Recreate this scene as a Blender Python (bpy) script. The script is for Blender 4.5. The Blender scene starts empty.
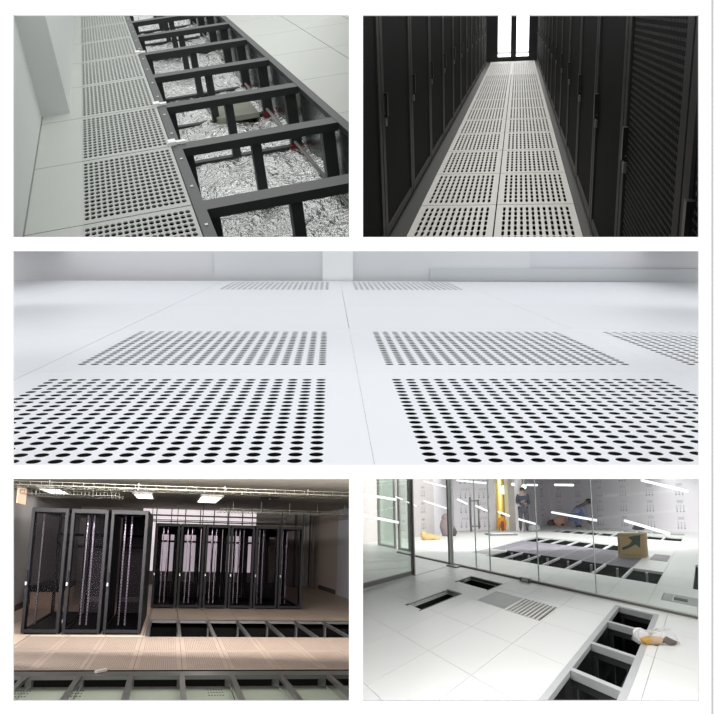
import bpy, bmesh, math, random
from mathutils import Vector, Matrix
random.seed(7)
sc = bpy.context.scene
col = sc.collection
PX = 900.0                       # focal length in pixels of the 714 pixel frame
EYE = 1.6

def W(c):                        # x right, y down, z ahead  ->  world
    return Vector((c[0], c[2], EYE - c[1]))

# ------------------------------------------------------------------ camera
cam = bpy.data.cameras.new('camera'); camo = bpy.data.objects.new('camera', cam); col.objects.link(camo)
camo.location = (0, 0, EYE); camo.rotation_euler = (math.pi/2, 0, 0)
cam.sensor_width = 36; cam.lens = 36*PX/714; cam.clip_end = 800; cam.clip_start = .05
sc.camera = camo
sc.cycles.sample_clamp_indirect = 2.5; sc.cycles.transparent_max_bounces = 24
sc.view_settings.view_transform = 'Standard'; sc.view_settings.look = 'None'
sc.view_settings.gamma = 1; sc.view_settings.exposure = 0; sc.view_settings.use_curve_mapping = False
w = bpy.data.worlds.new('overcast daylight'); sc.world = w; w.use_nodes = True
w.node_tree.nodes['Background'].inputs[0].default_value = (1, 1, 1, 1)
w.node_tree.nodes['Background'].inputs[1].default_value = 1.15

# ------------------------------------------------------------------ materials
def lin(v):
    v /= 255.0
    return v/12.92 if v <= .04045 else ((v+.055)/1.055)**2.4
MATS = {}
def mat(name, rgb, rough=.6, metal=0., bump=0., bscale=40., vary=0., vscale=8., spec=.5, emit=0., alpha=1., rgb2=None):
    if name in MATS: return MATS[name]
    m = bpy.data.materials.new(name); m.use_nodes = True; nt = m.node_tree
    b = nt.nodes['Principled BSDF']; c = tuple(lin(x) for x in rgb)+(1,)
    b.inputs['Base Color'].default_value = c; b.inputs['Roughness'].default_value = rough
    b.inputs['Metallic'].default_value = metal; b.inputs['Specular IOR Level'].default_value = spec
    tc = None
    if vary or bump:
        tc = nt.nodes.new('ShaderNodeTexCoord')
    if vary:
        n = nt.nodes.new('ShaderNodeTexNoise'); n.inputs['Scale'].default_value = vscale; n.inputs['Detail'].default_value = 5
        nt.links.new(tc.outputs['Object'], n.inputs['Vector'])
        r = nt.nodes.new('ShaderNodeMix'); r.data_type = 'RGBA'
        c2 = tuple(lin(x) for x in rgb2)+(1,) if rgb2 else tuple(x*(1-vary) for x in c[:3])+(1,)
        r.inputs[6].default_value = c; r.inputs[7].default_value = c2
        nt.links.new(n.outputs['Fac'], r.inputs[0]); nt.links.new(r.outputs[2], b.inputs['Base Color'])
    if bump:
        n = nt.nodes.new('ShaderNodeTexNoise'); n.inputs['Scale'].default_value = bscale; n.inputs['Detail'].default_value = 4
        nt.links.new(tc.outputs['Object'], n.inputs['Vector'])
        k = nt.nodes.new('ShaderNodeBump'); k.inputs['Strength'].default_value = bump; k.inputs['Distance'].default_value = .02
        nt.links.new(n.outputs['Fac'], k.inputs['Height']); nt.links.new(k.outputs['Normal'], b.inputs['Normal'])
    if emit:
        b.inputs['Emission Color'].default_value = c; b.inputs['Emission Strength'].default_value = emit
    MATS[name] = m; return m
def glassmat(name, tint, refl=.08, fog=0., fogc=(220, 230, 228)):
    if name in MATS: return MATS[name]
    m = bpy.data.materials.new(name); m.use_nodes = True; nt = m.node_tree; nt.nodes.clear()
    o = nt.nodes.new('ShaderNodeOutputMaterial'); t = nt.nodes.new('ShaderNodeBsdfTransparent')
    t.inputs[0].default_value = tuple(lin(x) for x in tint)+(1,)
    g = nt.nodes.new('ShaderNodeBsdfGlossy'); g.inputs['Roughness'].default_value = .03
    mx = nt.nodes.new('ShaderNodeMixShader'); lw = nt.nodes.new('ShaderNodeLayerWeight'); lw.inputs['Blend'].default_value = .5
    pw = nt.nodes.new('ShaderNodeMath'); pw.operation = 'POWER'; pw.inputs[1].default_value = 4; ml = nt.nodes.new('ShaderNodeMath'); ml.operation = 'MULTIPLY_ADD'; ml.inputs[1].default_value = refl*3; ml.inputs[2].default_value = refl*.3
    nt.links.new(lw.outputs['Facing'], pw.inputs[0]); nt.links.new(pw.outputs[0], ml.inputs[0]); nt.links.new(ml.outputs[0], mx.inputs[0]); nt.links.new(t.outputs[0], mx.inputs[1]); nt.links.new(g.outputs[0], mx.inputs[2])
    out = mx.outputs[0]
    if fog:
        d = nt.nodes.new('ShaderNodeBsdfDiffuse'); d.inputs[0].default_value = tuple(lin(x) for x in fogc)+(1,)
        m2 = nt.nodes.new('ShaderNodeMixShader'); m2.inputs[0].default_value = fog
        nt.links.new(out, m2.inputs[1]); nt.links.new(d.outputs[0], m2.inputs[2]); out = m2.outputs[0]
    nt.links.new(out, o.inputs[0]); MATS[name] = m; return m

# ------------------------------------------------------------------ rooms: a rigid frame each, with the step of its floor grid
PANES = {1: (13, 15, 349, 237), 2: (363, 15, 699, 237), 3: (13, 251, 699, 465), 4: (13, 479, 349, 701), 5: (363, 479, 699, 701)}
class Room:
    def __init__(s, n, O, U, V, Wv, S):
        s.n = n; s.O = W(Vector(O)*S)
        c = [W(Vector(q)*S) - W((0, 0, 0)) for q in (U, V, Wv)]
        x = c[0].normalized(); z = (c[2]-x*c[2].dot(x)).normalized(); y = z.cross(x)
        s.M = Matrix(((x.x, y.x, z.x, s.O.x), (x.y, y.y, z.y, s.O.y), (x.z, y.z, z.z, s.O.z), (0, 0, 0, 1)))
        s.u = Vector((c[0].length, 0, 0)); s.v = Vector((c[1].dot(x), c[1].dot(y), 0)); s.w = Vector((0, 0, c[2].dot(z)))
        x0, y0, x1, y1 = PANES[n]; out = 34.; gap = 5.4
        l = x0-(out if x0 < 50 else gap); r = x1+(out if x1 > 650 else gap)
        t = y0-(out if y0 < 50 else gap); b = y1+(out if y1 > 650 else gap)
        f = lambda p: (p-357)/PX
        s.planes = []                    # (point, outward normal) of the cell's sides
        for nrm in ((-1, 0, f(l)), (1, 0, -f(r)), (0, -1, f(t)), (0, 1, -f(b))):
            v = W(nrm)-W((0, 0, 0)); s.planes.append((camo.location.copy(), v.normalized()))
        s.planes.append((Vector((0, 1.53, 0)), Vector((0, -1, 0))))
    def m(s, p): return s.u*p[0]+s.v*p[1]+s.w*p[2]
# measured frame of each room: floor origin, step across, step away, step up
A1 = ((-3.05078, -1.46546, 10.00000), (1.18931, -0.26546, 0.22976), (-0.72109, -1.21303, 2.33193), (-0.12470, -1.07831, -0.59951))
A2 = ((0.70996, -1.68231, 10.00000), (0.81865, 0.01390, -0.14206), (0.33234, -0.72186, 1.84494), (-0.03849, -0.77533, -0.29649))
A3 = ((-0.32059, 0.23738, 10.00000), (0.23289, 0.00008, 0.00682), (-0.02827, -0.13663, 0.96744), (0.00103, -0.23069, -0.03255))
A4 = ((-1.94217, 3.47523, 10.00000), (0.52263, 0.03369, 0.10079), (-0.34298, 0.33512, 1.66582), (0.01265, -0.52480, 0.10813))
A5 = ((0.79443, 3.26096, 10.00000), (0.29077, -0.23581, -1.44530), (0.70894, 0.28367, 1.83618), (-0.02320, -1.47401, 0.23621))
R1 = Room(1, *A1, .4838)
R2 = Room(2, *A2, .722)
R3 = Room(3, *A3, .25)
R4 = Room(4, *A4, 1.126)
R5 = Room(5, *A5, .75)

CACHE = {}
class MB:
    """collects shapes in room grid units (i across, j away, h up); at() gives the thing's base point"""
    def __init__(s, room, base=(0, 0, 0), mbase=None):
        s.r = room; s.base = room.m(base) if mbase is None else mbase; s.v = []; s.f = []; s.sm = []
    def add(s, vs, fs, smooth=False):
        k = len(s.v); s.v += vs; s.f += [tuple(a+k for a in f) for f in fs]; s.sm += [smooth]*len(fs)
        return s
    def hexa(s, P):
        return s.add(P, [(0, 3, 2, 1), (4, 5, 6, 7), (0, 1, 5, 4), (1, 2, 6, 5), (2, 3, 7, 6), (3, 0, 4, 7)])
    def box(s, i0, i1, j0, j1, h0, h1):
        m = s.r.m
        return s.hexa([m(p) for p in ((i0, j0, h0), (i1, j0, h0), (i1, j1, h0), (i0, j1, h0), (i0, j0, h1), (i1, j0, h1), (i1, j1, h1), (i0, j1, h1))])
    def mbox(s, c, size, rz=0., off=(0, 0, 0), rx=0.):   # metric box on the point c (grid units); off in the box's own axes
        R = Matrix.Rotation(rz, 3, 'Z')@Matrix.Rotation(rx, 3, 'X'); c = s.r.m(c); P = []
        for z in (-.5, .5):
            for x, y in ((-.5, -.5), (.5, -.5), (.5, .5), (-.5, .5)):
                P.append(c + R@Vector((x*size[0]+off[0], y*size[1]+off[1], z*size[2]+off[2])))
        return s.hexa(P)
    def tube(s, pts, r, n=8, metric=False, cap=True):
        P = [Vector(p) if metric else s.r.m(p) for p in pts]
        rs = r if isinstance(r, (list, tuple)) else [r]*len(P); vs = []; fs = []
        d0 = (P[-1]-P[0]).normalized(); a = d0.orthogonal().normalized()
        for k, p in enumerate(P):
            d = (P[min(k+1, len(P)-1)]-P[max(k-1, 0)]).normalized(); a = (a-d*a.dot(d)).normalized(); b = d.cross(a)
            for q in range(n):
                t = 2*math.pi*q/n; vs.append(p+(a*math.cos(t)+b*math.sin(t))*rs[k])
        for k in range(len(P)-1):
            for q in range(n):
                fs.append((k*n+q, k*n+(q+1) % n, (k+1)*n+(q+1) % n, (k+1)*n+q))
        if cap: fs += [tuple(range(n))[::-1], tuple((len(P)-1)*n+q for q in range(n))]
        return s.add(vs, fs, n > 5)
    def ball(s, c, r, sx=1, sy=1, sz=1, n=10, metric=False):
        c = Vector(c) if metric else s.r.m(c); vs = []; fs = []; hN = n//2
        vs.append(c+Vector((0, 0, -r*sz)))
        for k in range(1, hN):
            ph = -math.pi/2+math.pi*k/hN
            for q in range(n):
                t = 2*math.pi*q/n; vs.append(c+Vector((r*sx*math.cos(ph)*math.cos(t), r*sy*math.cos(ph)*math.sin(t), r*sz*math.sin(ph))))
        vs.append(c+Vector((0, 0, r*sz))); T = len(vs)-1
        for q in range(n):
            fs.append((0, 1+(q+1) % n, 1+q)); fs.append((T, T-n+q, T-n+(q+1) % n))
            for k in range(hN-2):
                fs.append((1+k*n+q, 1+k*n+(q+1) % n, 1+(k+1)*n+(q+1) % n, 1+(k+1)*n+q))
        return s.add(vs, fs, True)
    def done(s, name, m, parent=None, label=None, cat=None, group=None, kind=None, key=None, fill=True, clip=True, rev=0.):
        base = s.base; Mw = s.r.M@Matrix.Translation(base)
        full = [v-base for v in s.v]; cross = False
        if clip:
            for (p, nrm) in s.r.planes:
                d = [(Mw@v-p).dot(nrm) for v in full]
                if min(d) > 0: return None
                if max(d) > 1e-6: cross = True
        if key and not cross and key in CACHE: me = CACHE[key]
        else:
            me = bpy.data.meshes.new(name); me.from_pydata(full, [], s.f); me.update()
            me.polygons.foreach_set('use_smooth', s.sm)
            me.materials.append(m)
            if cross or rev:
                bm = bmesh.new(); bm.from_mesh(me)
                if rev:
                    bmesh.ops.remove_doubles(bm, verts=bm.verts, dist=1e-5)
                    bmesh.ops.bevel(bm, geom=[e for e in bm.edges if e.calc_face_angle(0) > .6], offset=rev, segments=2, affect='EDGES')
                if cross:
                    bmesh.ops.remove_doubles(bm, verts=bm.verts, dist=1e-6)
                    Mi = Mw.inverted(); R3x = Mi.to_3x3()
                    for (p, nrm) in s.r.planes:
                        g = bm.verts[:]+bm.edges[:]+bm.faces[:]
                        if not g: break
                        r = bmesh.ops.bisect_plane(bm, geom=g, dist=1e-6, plane_co=Mi@p, plane_no=(R3x@nrm).normalized(), clear_outer=True)
                        if fill:
                            es = [e for e in r['geom_cut'] if isinstance(e, bmesh.types.BMEdge)]
                            if es: bmesh.ops.holes_fill(bm, edges=es, sides=0)
                if not bm.faces: bm.free(); return None
                bm.to_mesh(me); bm.free()
            elif key: CACHE[key] = me
        o = bpy.data.objects.new(name, me); col.objects.link(o)
        if parent is None: o.matrix_world = Mw
        else: o.parent = parent
        if label: o['label'] = label
        if cat: o['category'] = cat
        if group: o['group'] = group
        if kind: o['kind'] = kind
        return o
def thing(room, name, label, cat, base=(0, 0, 0), group=None, mbase=None):
    o = bpy.data.objects.new(name, None); o.empty_display_size = .1; col.objects.link(o)
    o.matrix_world = room.M@Matrix.Translation(room.m(base) if mbase is None else mbase)
    o['label'] = label; o['category'] = cat
    if group: o['group'] = group
    return o
def drop_if_bare(t):
    if not any(o.parent == t for o in bpy.data.objects): bpy.data.objects.remove(t); return True
ORD = ['first', 'second', 'third', 'fourth', 'fifth', 'sixth', 'seventh', 'eighth', 'ninth', 'tenth', 'eleventh', 'twelfth', 'thirteenth', 'fourteenth', 'fifteenth', 'sixteenth', 'seventeenth']

def holed(room, i0, j0, i1, j1, top, thick, fi0, fi1, fj0, fj1, nx, ny, N, shape, rx, ry):
    """plate i0..i1 x j0..j1 whose field fi0..fi1 x fj0..fj1 is pierced by nx x ny holes"""
    b = MB(room, (i0, j0, top)); m = room.m; di = (fi1-fi0)/nx; dj = (fj1-fj0)/ny
    ang = [2*math.pi*k/N+math.pi/4 for k in range(N)]
    sq = []
    for a in ang:
        c, s_ = math.cos(a), math.sin(a); q = max(abs(c), abs(s_)); sq.append((.5*c/q, .5*s_/q))
    if shape == 'round': ho = [(rx*math.cos(a), ry*math.sin(a)) for a in ang]
    else:
        ho = []
        for a in ang:
            c, s_ = math.cos(a), math.sin(a); q = (abs(c)**4+abs(s_)**4)**.25; ho.append((rx*c/q, ry*s_/q))
    vs = []; fs = []
    for a in range(nx):
        for c in range(ny):
            ci = fi0+(a+.5)*di; cj = fj0+(c+.5)*dj; k = len(vs)
            vs += [m((ci+x*di, cj+y*dj, top)) for x, y in sq]
            vs += [m((ci+x*di, cj+y*dj, top)) for x, y in ho]
            vs += [m((ci+x*di, cj+y*dj, top-thick)) for x, y in ho]
            for q in range(N):
                q2 = (q+1) % N
                fs.append((k+q, k+q2, k+N+q2, k+N+q)); fs.append((k+N+q, k+N+q2, k+2*N+q2, k+2*N+q))
    b.add(vs, fs)
    def quad(a0, c0, a1, c1, h=top):
        b.add([m((a0, c0, h)), m((a1, c0, h)), m((a1, c1, h)), m((a0, c1, h))], [(0, 1, 2, 3)])
    quad(i0, j0, i1, fj0); quad(i0, fj1, i1, j1); quad(i0, fj0, fi0, fj1); quad(fi1, fj0, i1, fj1)
    for (a, c) in (((i0, j0), (i1, j0)), ((i1, j0), (i1, j1)), ((i1, j1), (i0, j1)), ((i0, j1), (i0, j0))):
        b.add([m((a[0], a[1], top-thick)), m((c[0], c[1], top-thick)), m((c[0], c[1], top)), m((a[0], a[1], top))], [(0, 1, 2, 3)])
    return b
def panels(room, name, m, cells, top, thick, gap=.006, kind='structure', **kw):
    """plain floor panels with a fine open joint between neighbours, one surface"""
    b = MB(room, (cells[0][0], cells[0][2], top)); gi = gap/room.u.length; gj = gap/room.v.length
    for (a0, a1, c0, c1) in cells: b.box(a0+gi, a1-gi, c0+gj, c1-gj, top-thick, top)
    return b.done(name, m, kind=kind, **kw)
def grid(i0, i1, j0, j1, si=1, sj=1, oi=0, oj=0):
    def cuts(a, b, s, o):
        k = math.floor((a-o)/s)+1; out = [a]
        while o+k*s < b-1e-6:
            if o+k*s > a+1e-6: out.append(o+k*s)
            k += 1
        return out+[b]
    I = cuts(i0, i1, si, oi); J = cuts(j0, j1, sj, oj)
    return [(I[a], I[a+1], J[c], J[c+1]) for a in range(len(I)-1) for c in range(len(J)-1)]

def area(name, room, p, target, size, power, color=(1, 1, 1), mp=None):
    l = bpy.data.lights.new(name, 'AREA'); l.shape = 'RECTANGLE'; l.size, l.size_y = size; l.energy = power; l.color = color
    o = bpy.data.objects.new(name, l); col.objects.link(o)
    a = room.M@room.m(p); b = room.M@room.m(target); o.location = a
    o.rotation_euler = (b-a).to_track_quat('-Z', 'Y').to_euler(); return o

def cell_fill(name, xp, yp, z0, z1, wpx, power, color=(1, 1, 1), wide=.4):
    """added unseen fill light under the divider above an opening, along its slope"""
    l = bpy.data.lights.new(name, 'AREA'); l.shape = 'RECTANGLE'; l.energy = power; l.color = color
    zm = (z0+z1)/2; k = Vector(((xp-357)/PX, (yp-357)/PX, 1)); a = W(k*z0); c = W(k*z1); d = (c-a)
    l.size = wpx/PX*(z0*(1-wide)+z1*wide); l.size_y = d.length
    y = d.normalized(); x = Vector((1, 0, 0)); x = (x-y*x.dot(y)).normalized(); z = x.cross(y)
    if z.z < 0: x = -x; z = -z
    o = bpy.data.objects.new(name, l); col.objects.link(o)
    o.matrix_world = Matrix(((x.x, y.x, z.x, (a.x+c.x)/2), (x.y, y.y, z.y, (a.y+c.y)/2), (x.z, y.z, z.z, (a.z+c.z)/2), (0, 0, 0, 1)))
    return o

def strip_fill(name, yp, z, x0, x1, hpx, power, dip=.12, color=(1, 1, 1)):
    """added unseen fill strip under the divider, shining into the depth of the room"""
    l = bpy.data.lights.new(name, 'AREA'); l.shape = 'RECTANGLE'; l.energy = power; l.color = color; l.size = (x1-x0)/PX*z; l.size_y = hpx/PX*z
    o = bpy.data.objects.new(name, l); col.objects.link(o); o.location = W((((x0+x1)/2-357)/PX*z, (yp-357)/PX*z, z))
    o.rotation_euler = Vector((0, 1, -dip)).to_track_quat('-Z', 'Y').to_euler(); return o

# ------------------------------------------------------------------ the white display wall and the added unseen dividers between its five openings
def board():
    z0, z1 = 1.5, 1.504
    def P(x, y, z): return W(((x-357)/PX*1.5, (y-357)/PX*1.5, z))
    X = [-230, 13, 349, 363, 699, 960]; Y = [-200, 15, 237, 251, 465, 479, 701, 920]
    def hole(a, c): return any(p[0] <= a and c <= p[2] for p in ()) 
    v = []; f = []
    for ix in range(5):
        for iy in range(7):
            cx = (X[ix]+X[ix+1])/2; cy = (Y[iy]+Y[iy+1])/2
            if any(q[0] < cx < q[2] and q[1] < cy < q[3] for q in PANES.values()): continue
            k = len(v)
            for z in (z0, z1): v += [P(X[ix], Y[iy], z), P(X[ix+1], Y[iy], z), P(X[ix+1], Y[iy+1], z), P(X[ix], Y[iy+1], z)]
            f += [tuple(k+q for q in t) for t in ((0, 3, 2, 1), (4, 5, 6, 7), (0, 1, 5, 4), (1, 2, 6, 5), (2, 3, 7, 6), (3, 0, 4, 7))]
    me = bpy.data.meshes.new('wall_front'); me.from_pydata(v, [], f)
    bm = bmesh.new(); bm.from_mesh(me); bmesh.ops.remove_doubles(bm, verts=bm.verts, dist=1e-6)
    dup = {}
    for fc in bm.faces: dup.setdefault(tuple(sorted(q.index for q in fc.verts)), []).append(fc)
    bmesh.ops.delete(bm, geom=[x for q in dup.values() if len(q) > 1 for x in q], context='FACES')
    bm.normal_update(); bm.to_mesh(me); bm.free(); me.update()
    me.materials.append(mat('white board', (250, 250, 250), .9, spec=0))
    o = bpy.data.objects.new('wall_front', me); col.objects.link(o); o['kind'] = 'structure'
board()
def divider(name, a, b, far, m):
    """added unseen board that blocks light between two openings; a, b = its two ends in the opening plan"""
    def P(x, y, z): return W(((x-357)/PX*z, (y-357)/PX*z, z))
    vert = a[0] == b[0]; e = 1.1; v = []
    for z in (1.506, far):
        if vert: v += [P(a[0]-e, a[1], z), P(a[0]+e, a[1], z), P(b[0]+e, b[1], z), P(b[0]-e, b[1], z)]
        else: v += [P(a[0], a[1]-e, z), P(b[0], b[1]-e, z), P(b[0], b[1]+e, z), P(a[0], a[1]+e, z)]
    me = bpy.data.meshes.new(name); me.from_pydata(v, [], [(0, 3, 2, 1), (4, 5, 6, 7), (0, 1, 5, 4), (1, 2, 6, 5), (2, 3, 7, 6), (3, 0, 4, 7)])
    me.materials.append(m); o = bpy.data.objects.new(name, me); col.objects.link(o); o['kind'] = 'structure'
dv = mat('added divider grey', (120, 120, 120), .9)
divider('added_upper_divider', (356, -10), (356, 242.6), 34, dv)
divider('added_middle_divider_top', (-20, 244), (734, 244), 34, dv)
divider('added_middle_divider_bottom', (-20, 472), (734, 472), 46, dv)
divider('added_lower_divider', (356, 473.4), (356, 735), 46, dv)
# the narrow grey groove near the display wall's right edge
v = [W(((x-357)/PX*1.5, (y-357)/PX*1.5, z)) for z in (1.4985, 1.4999) for x, y in ((711.6, -25), (713, -25), (713, 740), (711.6, 740))]
me = bpy.data.meshes.new('trim_1'); me.from_pydata(v, [], [(0, 3, 2, 1), (4, 5, 6, 7), (0, 1, 5, 4), (1, 2, 6, 5), (2, 3, 7, 6), (3, 0, 4, 7)])
me.materials.append(mat('grey trim', (190, 190, 192))); o = bpy.data.objects.new('trim_1', me); col.objects.link(o); o['kind'] = 'structure'
# ================================================================== ROOM 1: perforated walkway beside an open trench of black frames
r = R1
plate = mat('r1 perforated plate', (176, 180, 175), .55, vary=.08, vscale=3)
white = mat('r1 floor panel', (184, 188, 182), .5, vary=.07, vscale=3)
wallm = mat('r1 wall paint', (196, 200, 198), .8)
black = mat('r1 black steel', (40, 43, 43), .45, spec=.5, vary=.25, vscale=6)
dark = mat('dark void', (14, 14, 14), .95, spec=.1)
panels(r, 'floor', white, grid(-.52, .001, -1.2, 9.5, 1, 1), 0, .05)
panels(r, 'floor', white, grid(2.985, 6.9, -.6, 11.5, .97, .97, 2.985, 3.03), 0, .06, gap=.004)
b = MB(r, (0, 0, -.9)).box(-.6, 7, -1.2, 11.5, -1.0, -.93); b.done('floor_base', dark, kind='structure')
b = MB(r, (-.52, 0, 0)).box(-.62, -.52, -1.2, 2.2, -.05, 4); b.done('wall_left', wallm, kind='structure')
b = MB(r, (-.5, 2.2, 0)).box(-.62, -.15, 2.2, 11.5, 0, 4); b.done('wall_left_pier', wallm, kind='structure')
b = MB(r, (-.33, 2.19, 0)).box(-.535, -.505, -1.2, 2.2, 0, .004); b.done('trim_2', mat('joint grey', (120, 122, 120)), kind='structure')
for k in range(-1, 9):
    g = .012
    b = holed(r, .006, k+.006, .985, k+.994, 0, .012, .014, .96, k+.045, k+.955, 17, 16, 8, 'round', .43, .40)
    nm = ['nearest, cut off by the picture edge', 'second from the near end', 'third from the near end', 'fourth from the near end', 'fifth from the near end', 'sixth from the near end', 'seventh from the near end', 'eighth from the near end', 'ninth from the near end', 'farthest visible'][k+1]
    b.done('perforated_floor_tile', plate, None, 'perforated pale grey floor tile beside the black trench frames, ' + nm, 'floor tile', 'perforated tiles of the walkway along the wall', key='r1t', fill=False)
def stringer(i0, i1, lab, scr):
    t = thing(r, 'floor_stringer', lab, 'steel beam', (i0, -1, 0))
    MB(r, (i0, -1, 0)).box(i0, i1, -1, 10.5, -.07, .004).done('rail', black, t)
    if scr:
        for k in range(-1, 8):
            for q in (.25, .72):
                c = ((i0+i1)/2, k+q, .006)
                MB(r, (i0, -1, 0)).mbox(c, (.016, .03, .006)).done('screw', mat('pale screw', (190, 195, 190), .3), t)
stringer(.995, 1.1, 'long black steel stringer along the left side of the foil-lined trench', True)
stringer(2.885, 2.98, 'long black steel stringer along the right side of the foil-lined trench', False)
FL = -.86
for k in range(0, 10):
    j = k-.03
    lab = 'black steel trench frame, ' + (['nearest', 'second nearest', 'third nearest', 'fourth nearest', 'fifth nearest', 'sixth nearest', 'seventh nearest', 'eighth nearest', 'ninth nearest', 'farthest'][k]) + ' of the row above the silver foil'
    t = thing(r, 'trench_frame', lab, 'steel frame', (1.1, j, FL), 'black frames across the foil-lined trench')
    B = lambda: MB(r, (1.1, j, FL))
    if B().box(1.1, 2.885, j-.062, j+.062, -.095, 0).done('cross_beam', black, t, key=None) is None: pass
    for (i, wd) in ((1.16, .05), (1.93, .055), (2.78, .075)):
        B().box(i-wd, i+wd, j-.035, j+.035, FL, -.095).done('post', black, t)
    B().box(1.16, 2.7, j-.03, j+.03, FL, FL+.045).done('bottom_rail', black, t)
    drop_if_bare(t)
    if k in (1, 2, 3, 4):
        MB(r, (2.78, j, FL)).box(2.68, 2.87, j-.07, j+.0, FL+.0, FL+.07).done('red_clamp', mat('dark red plastic', (110, 12, 18), .5), None,
            'small dark red clamp at the foot of the right post, ' + ['nearest', 'second', 'third', 'farthest'][k-1] + ' from the viewer', 'clamp', 'red clamps at the trench posts')
gl = mat('r1 trench side sheet', (70, 76, 78), .22, metal=.6, bump=.25, bscale=5)
b = MB(r, (2.9, 0, FL)).box(2.895, 2.97, -.6, 11, FL-.06, -.075); b.done('wall_trench_right', gl, kind='structure')
b = MB(r, (1.0, 0, FL)).box(.99, 1.05, -.9, 11, FL-.06, -.075); b.done('wall_trench_left', black, kind='structure')
# crinkled foil lining
foil = mat('aluminium foil', (225, 228, 226), .24, metal=1, bump=.9, bscale=26)
foil.node_tree.nodes['Bump'].inputs['Distance'].default_value = .05
fb = MB(r, (1.05, 0, FL)); nx_, ny_ = 70, 330; vs = []; fs = []
from mathutils import noise
for a in range(nx_+1):
    for c in range(ny_+1):
        i = 1.05+1.84*a/nx_; j = -.6+11*c/ny_; p = r.m((i, j, 0))
        z = noise.noise(p*2.2)*.05+noise.noise(p*9)*.022+abs(noise.noise(p*17+Vector((3, 1, 0))))*.016
        if i > 2.55: z += (i-2.55)*.13
        fold = abs((j*1.0-.45) % 1.0-.5)
        vs.append(r.m((i, j, FL-.015))+Vector((0, 0, z+.02*max(0, fold-.42)*12)))
for a in range(nx_):
    for c in range(ny_):
        k = a*(ny_+1)+c; fs.append((k, k+ny_+1, k+ny_+2, k+1))
fb.add(vs, fs)
fb.done('foil_lining', foil, None, 'crinkled silver foil sheet lining the bottom of the trench', 'foil', fill=False)
b = MB(r, (2.74, 0, FL)).tube([(2.76, -.4, FL+.1), (2.76, 9, FL+.1)], .014); b.done('conduit_pipe', mat('grey conduit', (150, 150, 148), .4), None, 'thin grey conduit running along the foil at the right trench wall', 'pipe')
b = MB(r, (2.2, 3.1, FL)).box(1.93, 2.6, 2.86, 3.5, FL+.03, FL+.11); b.done('flat_box', mat('dull green grey board', (150, 152, 138), .7, vary=.3, vscale=5), None, 'flat greenish grey box lying on the foil between the trench posts', 'box', rev=.006)
for n, (i, j, ln, rz) in enumerate(((1.06, 1.03, .12, .02), (1.04, 2.0, .1, 0), (1.04, 4.02, .1, .03))):
    MB(r, (i, j, 0)).mbox((i, j, .012), (ln, .055, .02), rz).mbox((i-.05, j, .02), (.05, .09, .03), rz).done('white_clip', mat('white clip', (235, 238, 235), .5), None,
        'small white clip on the left stringer, ' + ['nearest of three', 'middle of three', 'farthest of three'][n], 'clip', 'white clips on the stringer')
area('added fill over the walkway', r, (2.2, 3.2, 5.2), (1.9, 3.4, 0), (1.4, 4), 26, (1, 1, .98))  # added unseen fill above, brightens the foil and floor

# ================================================================== ROOM 2: aisle of perforated tiles between black rack rows
r = R2
tile2 = mat('r2 perforated tile', (224, 222, 214), .5, vary=.06, vscale=4)
g1 = mat('r2 rack black', (15, 15, 16), .6, spec=.08)
g2 = mat('r2 rack edge', (46, 45, 44), .5, spec=.2)
meshm = mat('r2 mesh door', (11, 11, 11), .7, spec=.06)
plinth = mat('r2 plinth', (66, 66, 64), .4)
for cidx in (0, 1):
    for k in range(-2, 14):
        e = 1.0 if k < 13 else .56
        if k > 12: b = holed(r, cidx+.006, k+.006, cidx+.994, k+e-.006, 0, .01, cidx+.06, cidx+.94, k+.07, k+e-.07, 12, 5, 8, 'sq', .27, .33)
        else: b = holed(r, cidx+.008, k+.006, cidx+.992, k+.994, 0, .01, cidx+.07, cidx+.93, k+.06, k+.94, 12, 8, 8, 'sq', .245, .46)
        pos = 'nearest' if k == -2 else (ORD[k+2] if k < 13 else 'last')
        b.done('perforated_floor_tile', tile2, None, 'white slotted floor tile in the %s column of the rack aisle, %s from the near end' % (('left', 'right')[cidx], pos if k < 13 else 'last before the bright door'), 'floor tile', 'slotted tiles of the rack aisle', key='r2t%d' % (k > 12), fill=False)
MB(r, (1, 5, -.6)).box(-.3, 2.3, -2, 13.6, -.66, -.6).done('floor_base', dark, kind='structure')
MB(r, (0, 0, 0)).box(-.35, 0, -2, 13.6, -.1, -.004).done('trim_3', plinth, kind='structure')
MB(r, (2, 0, 0)).box(2, 2.3, -3.9, 13.6, -.1, -.004).done('trim_4', plinth, kind='structure')
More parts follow.
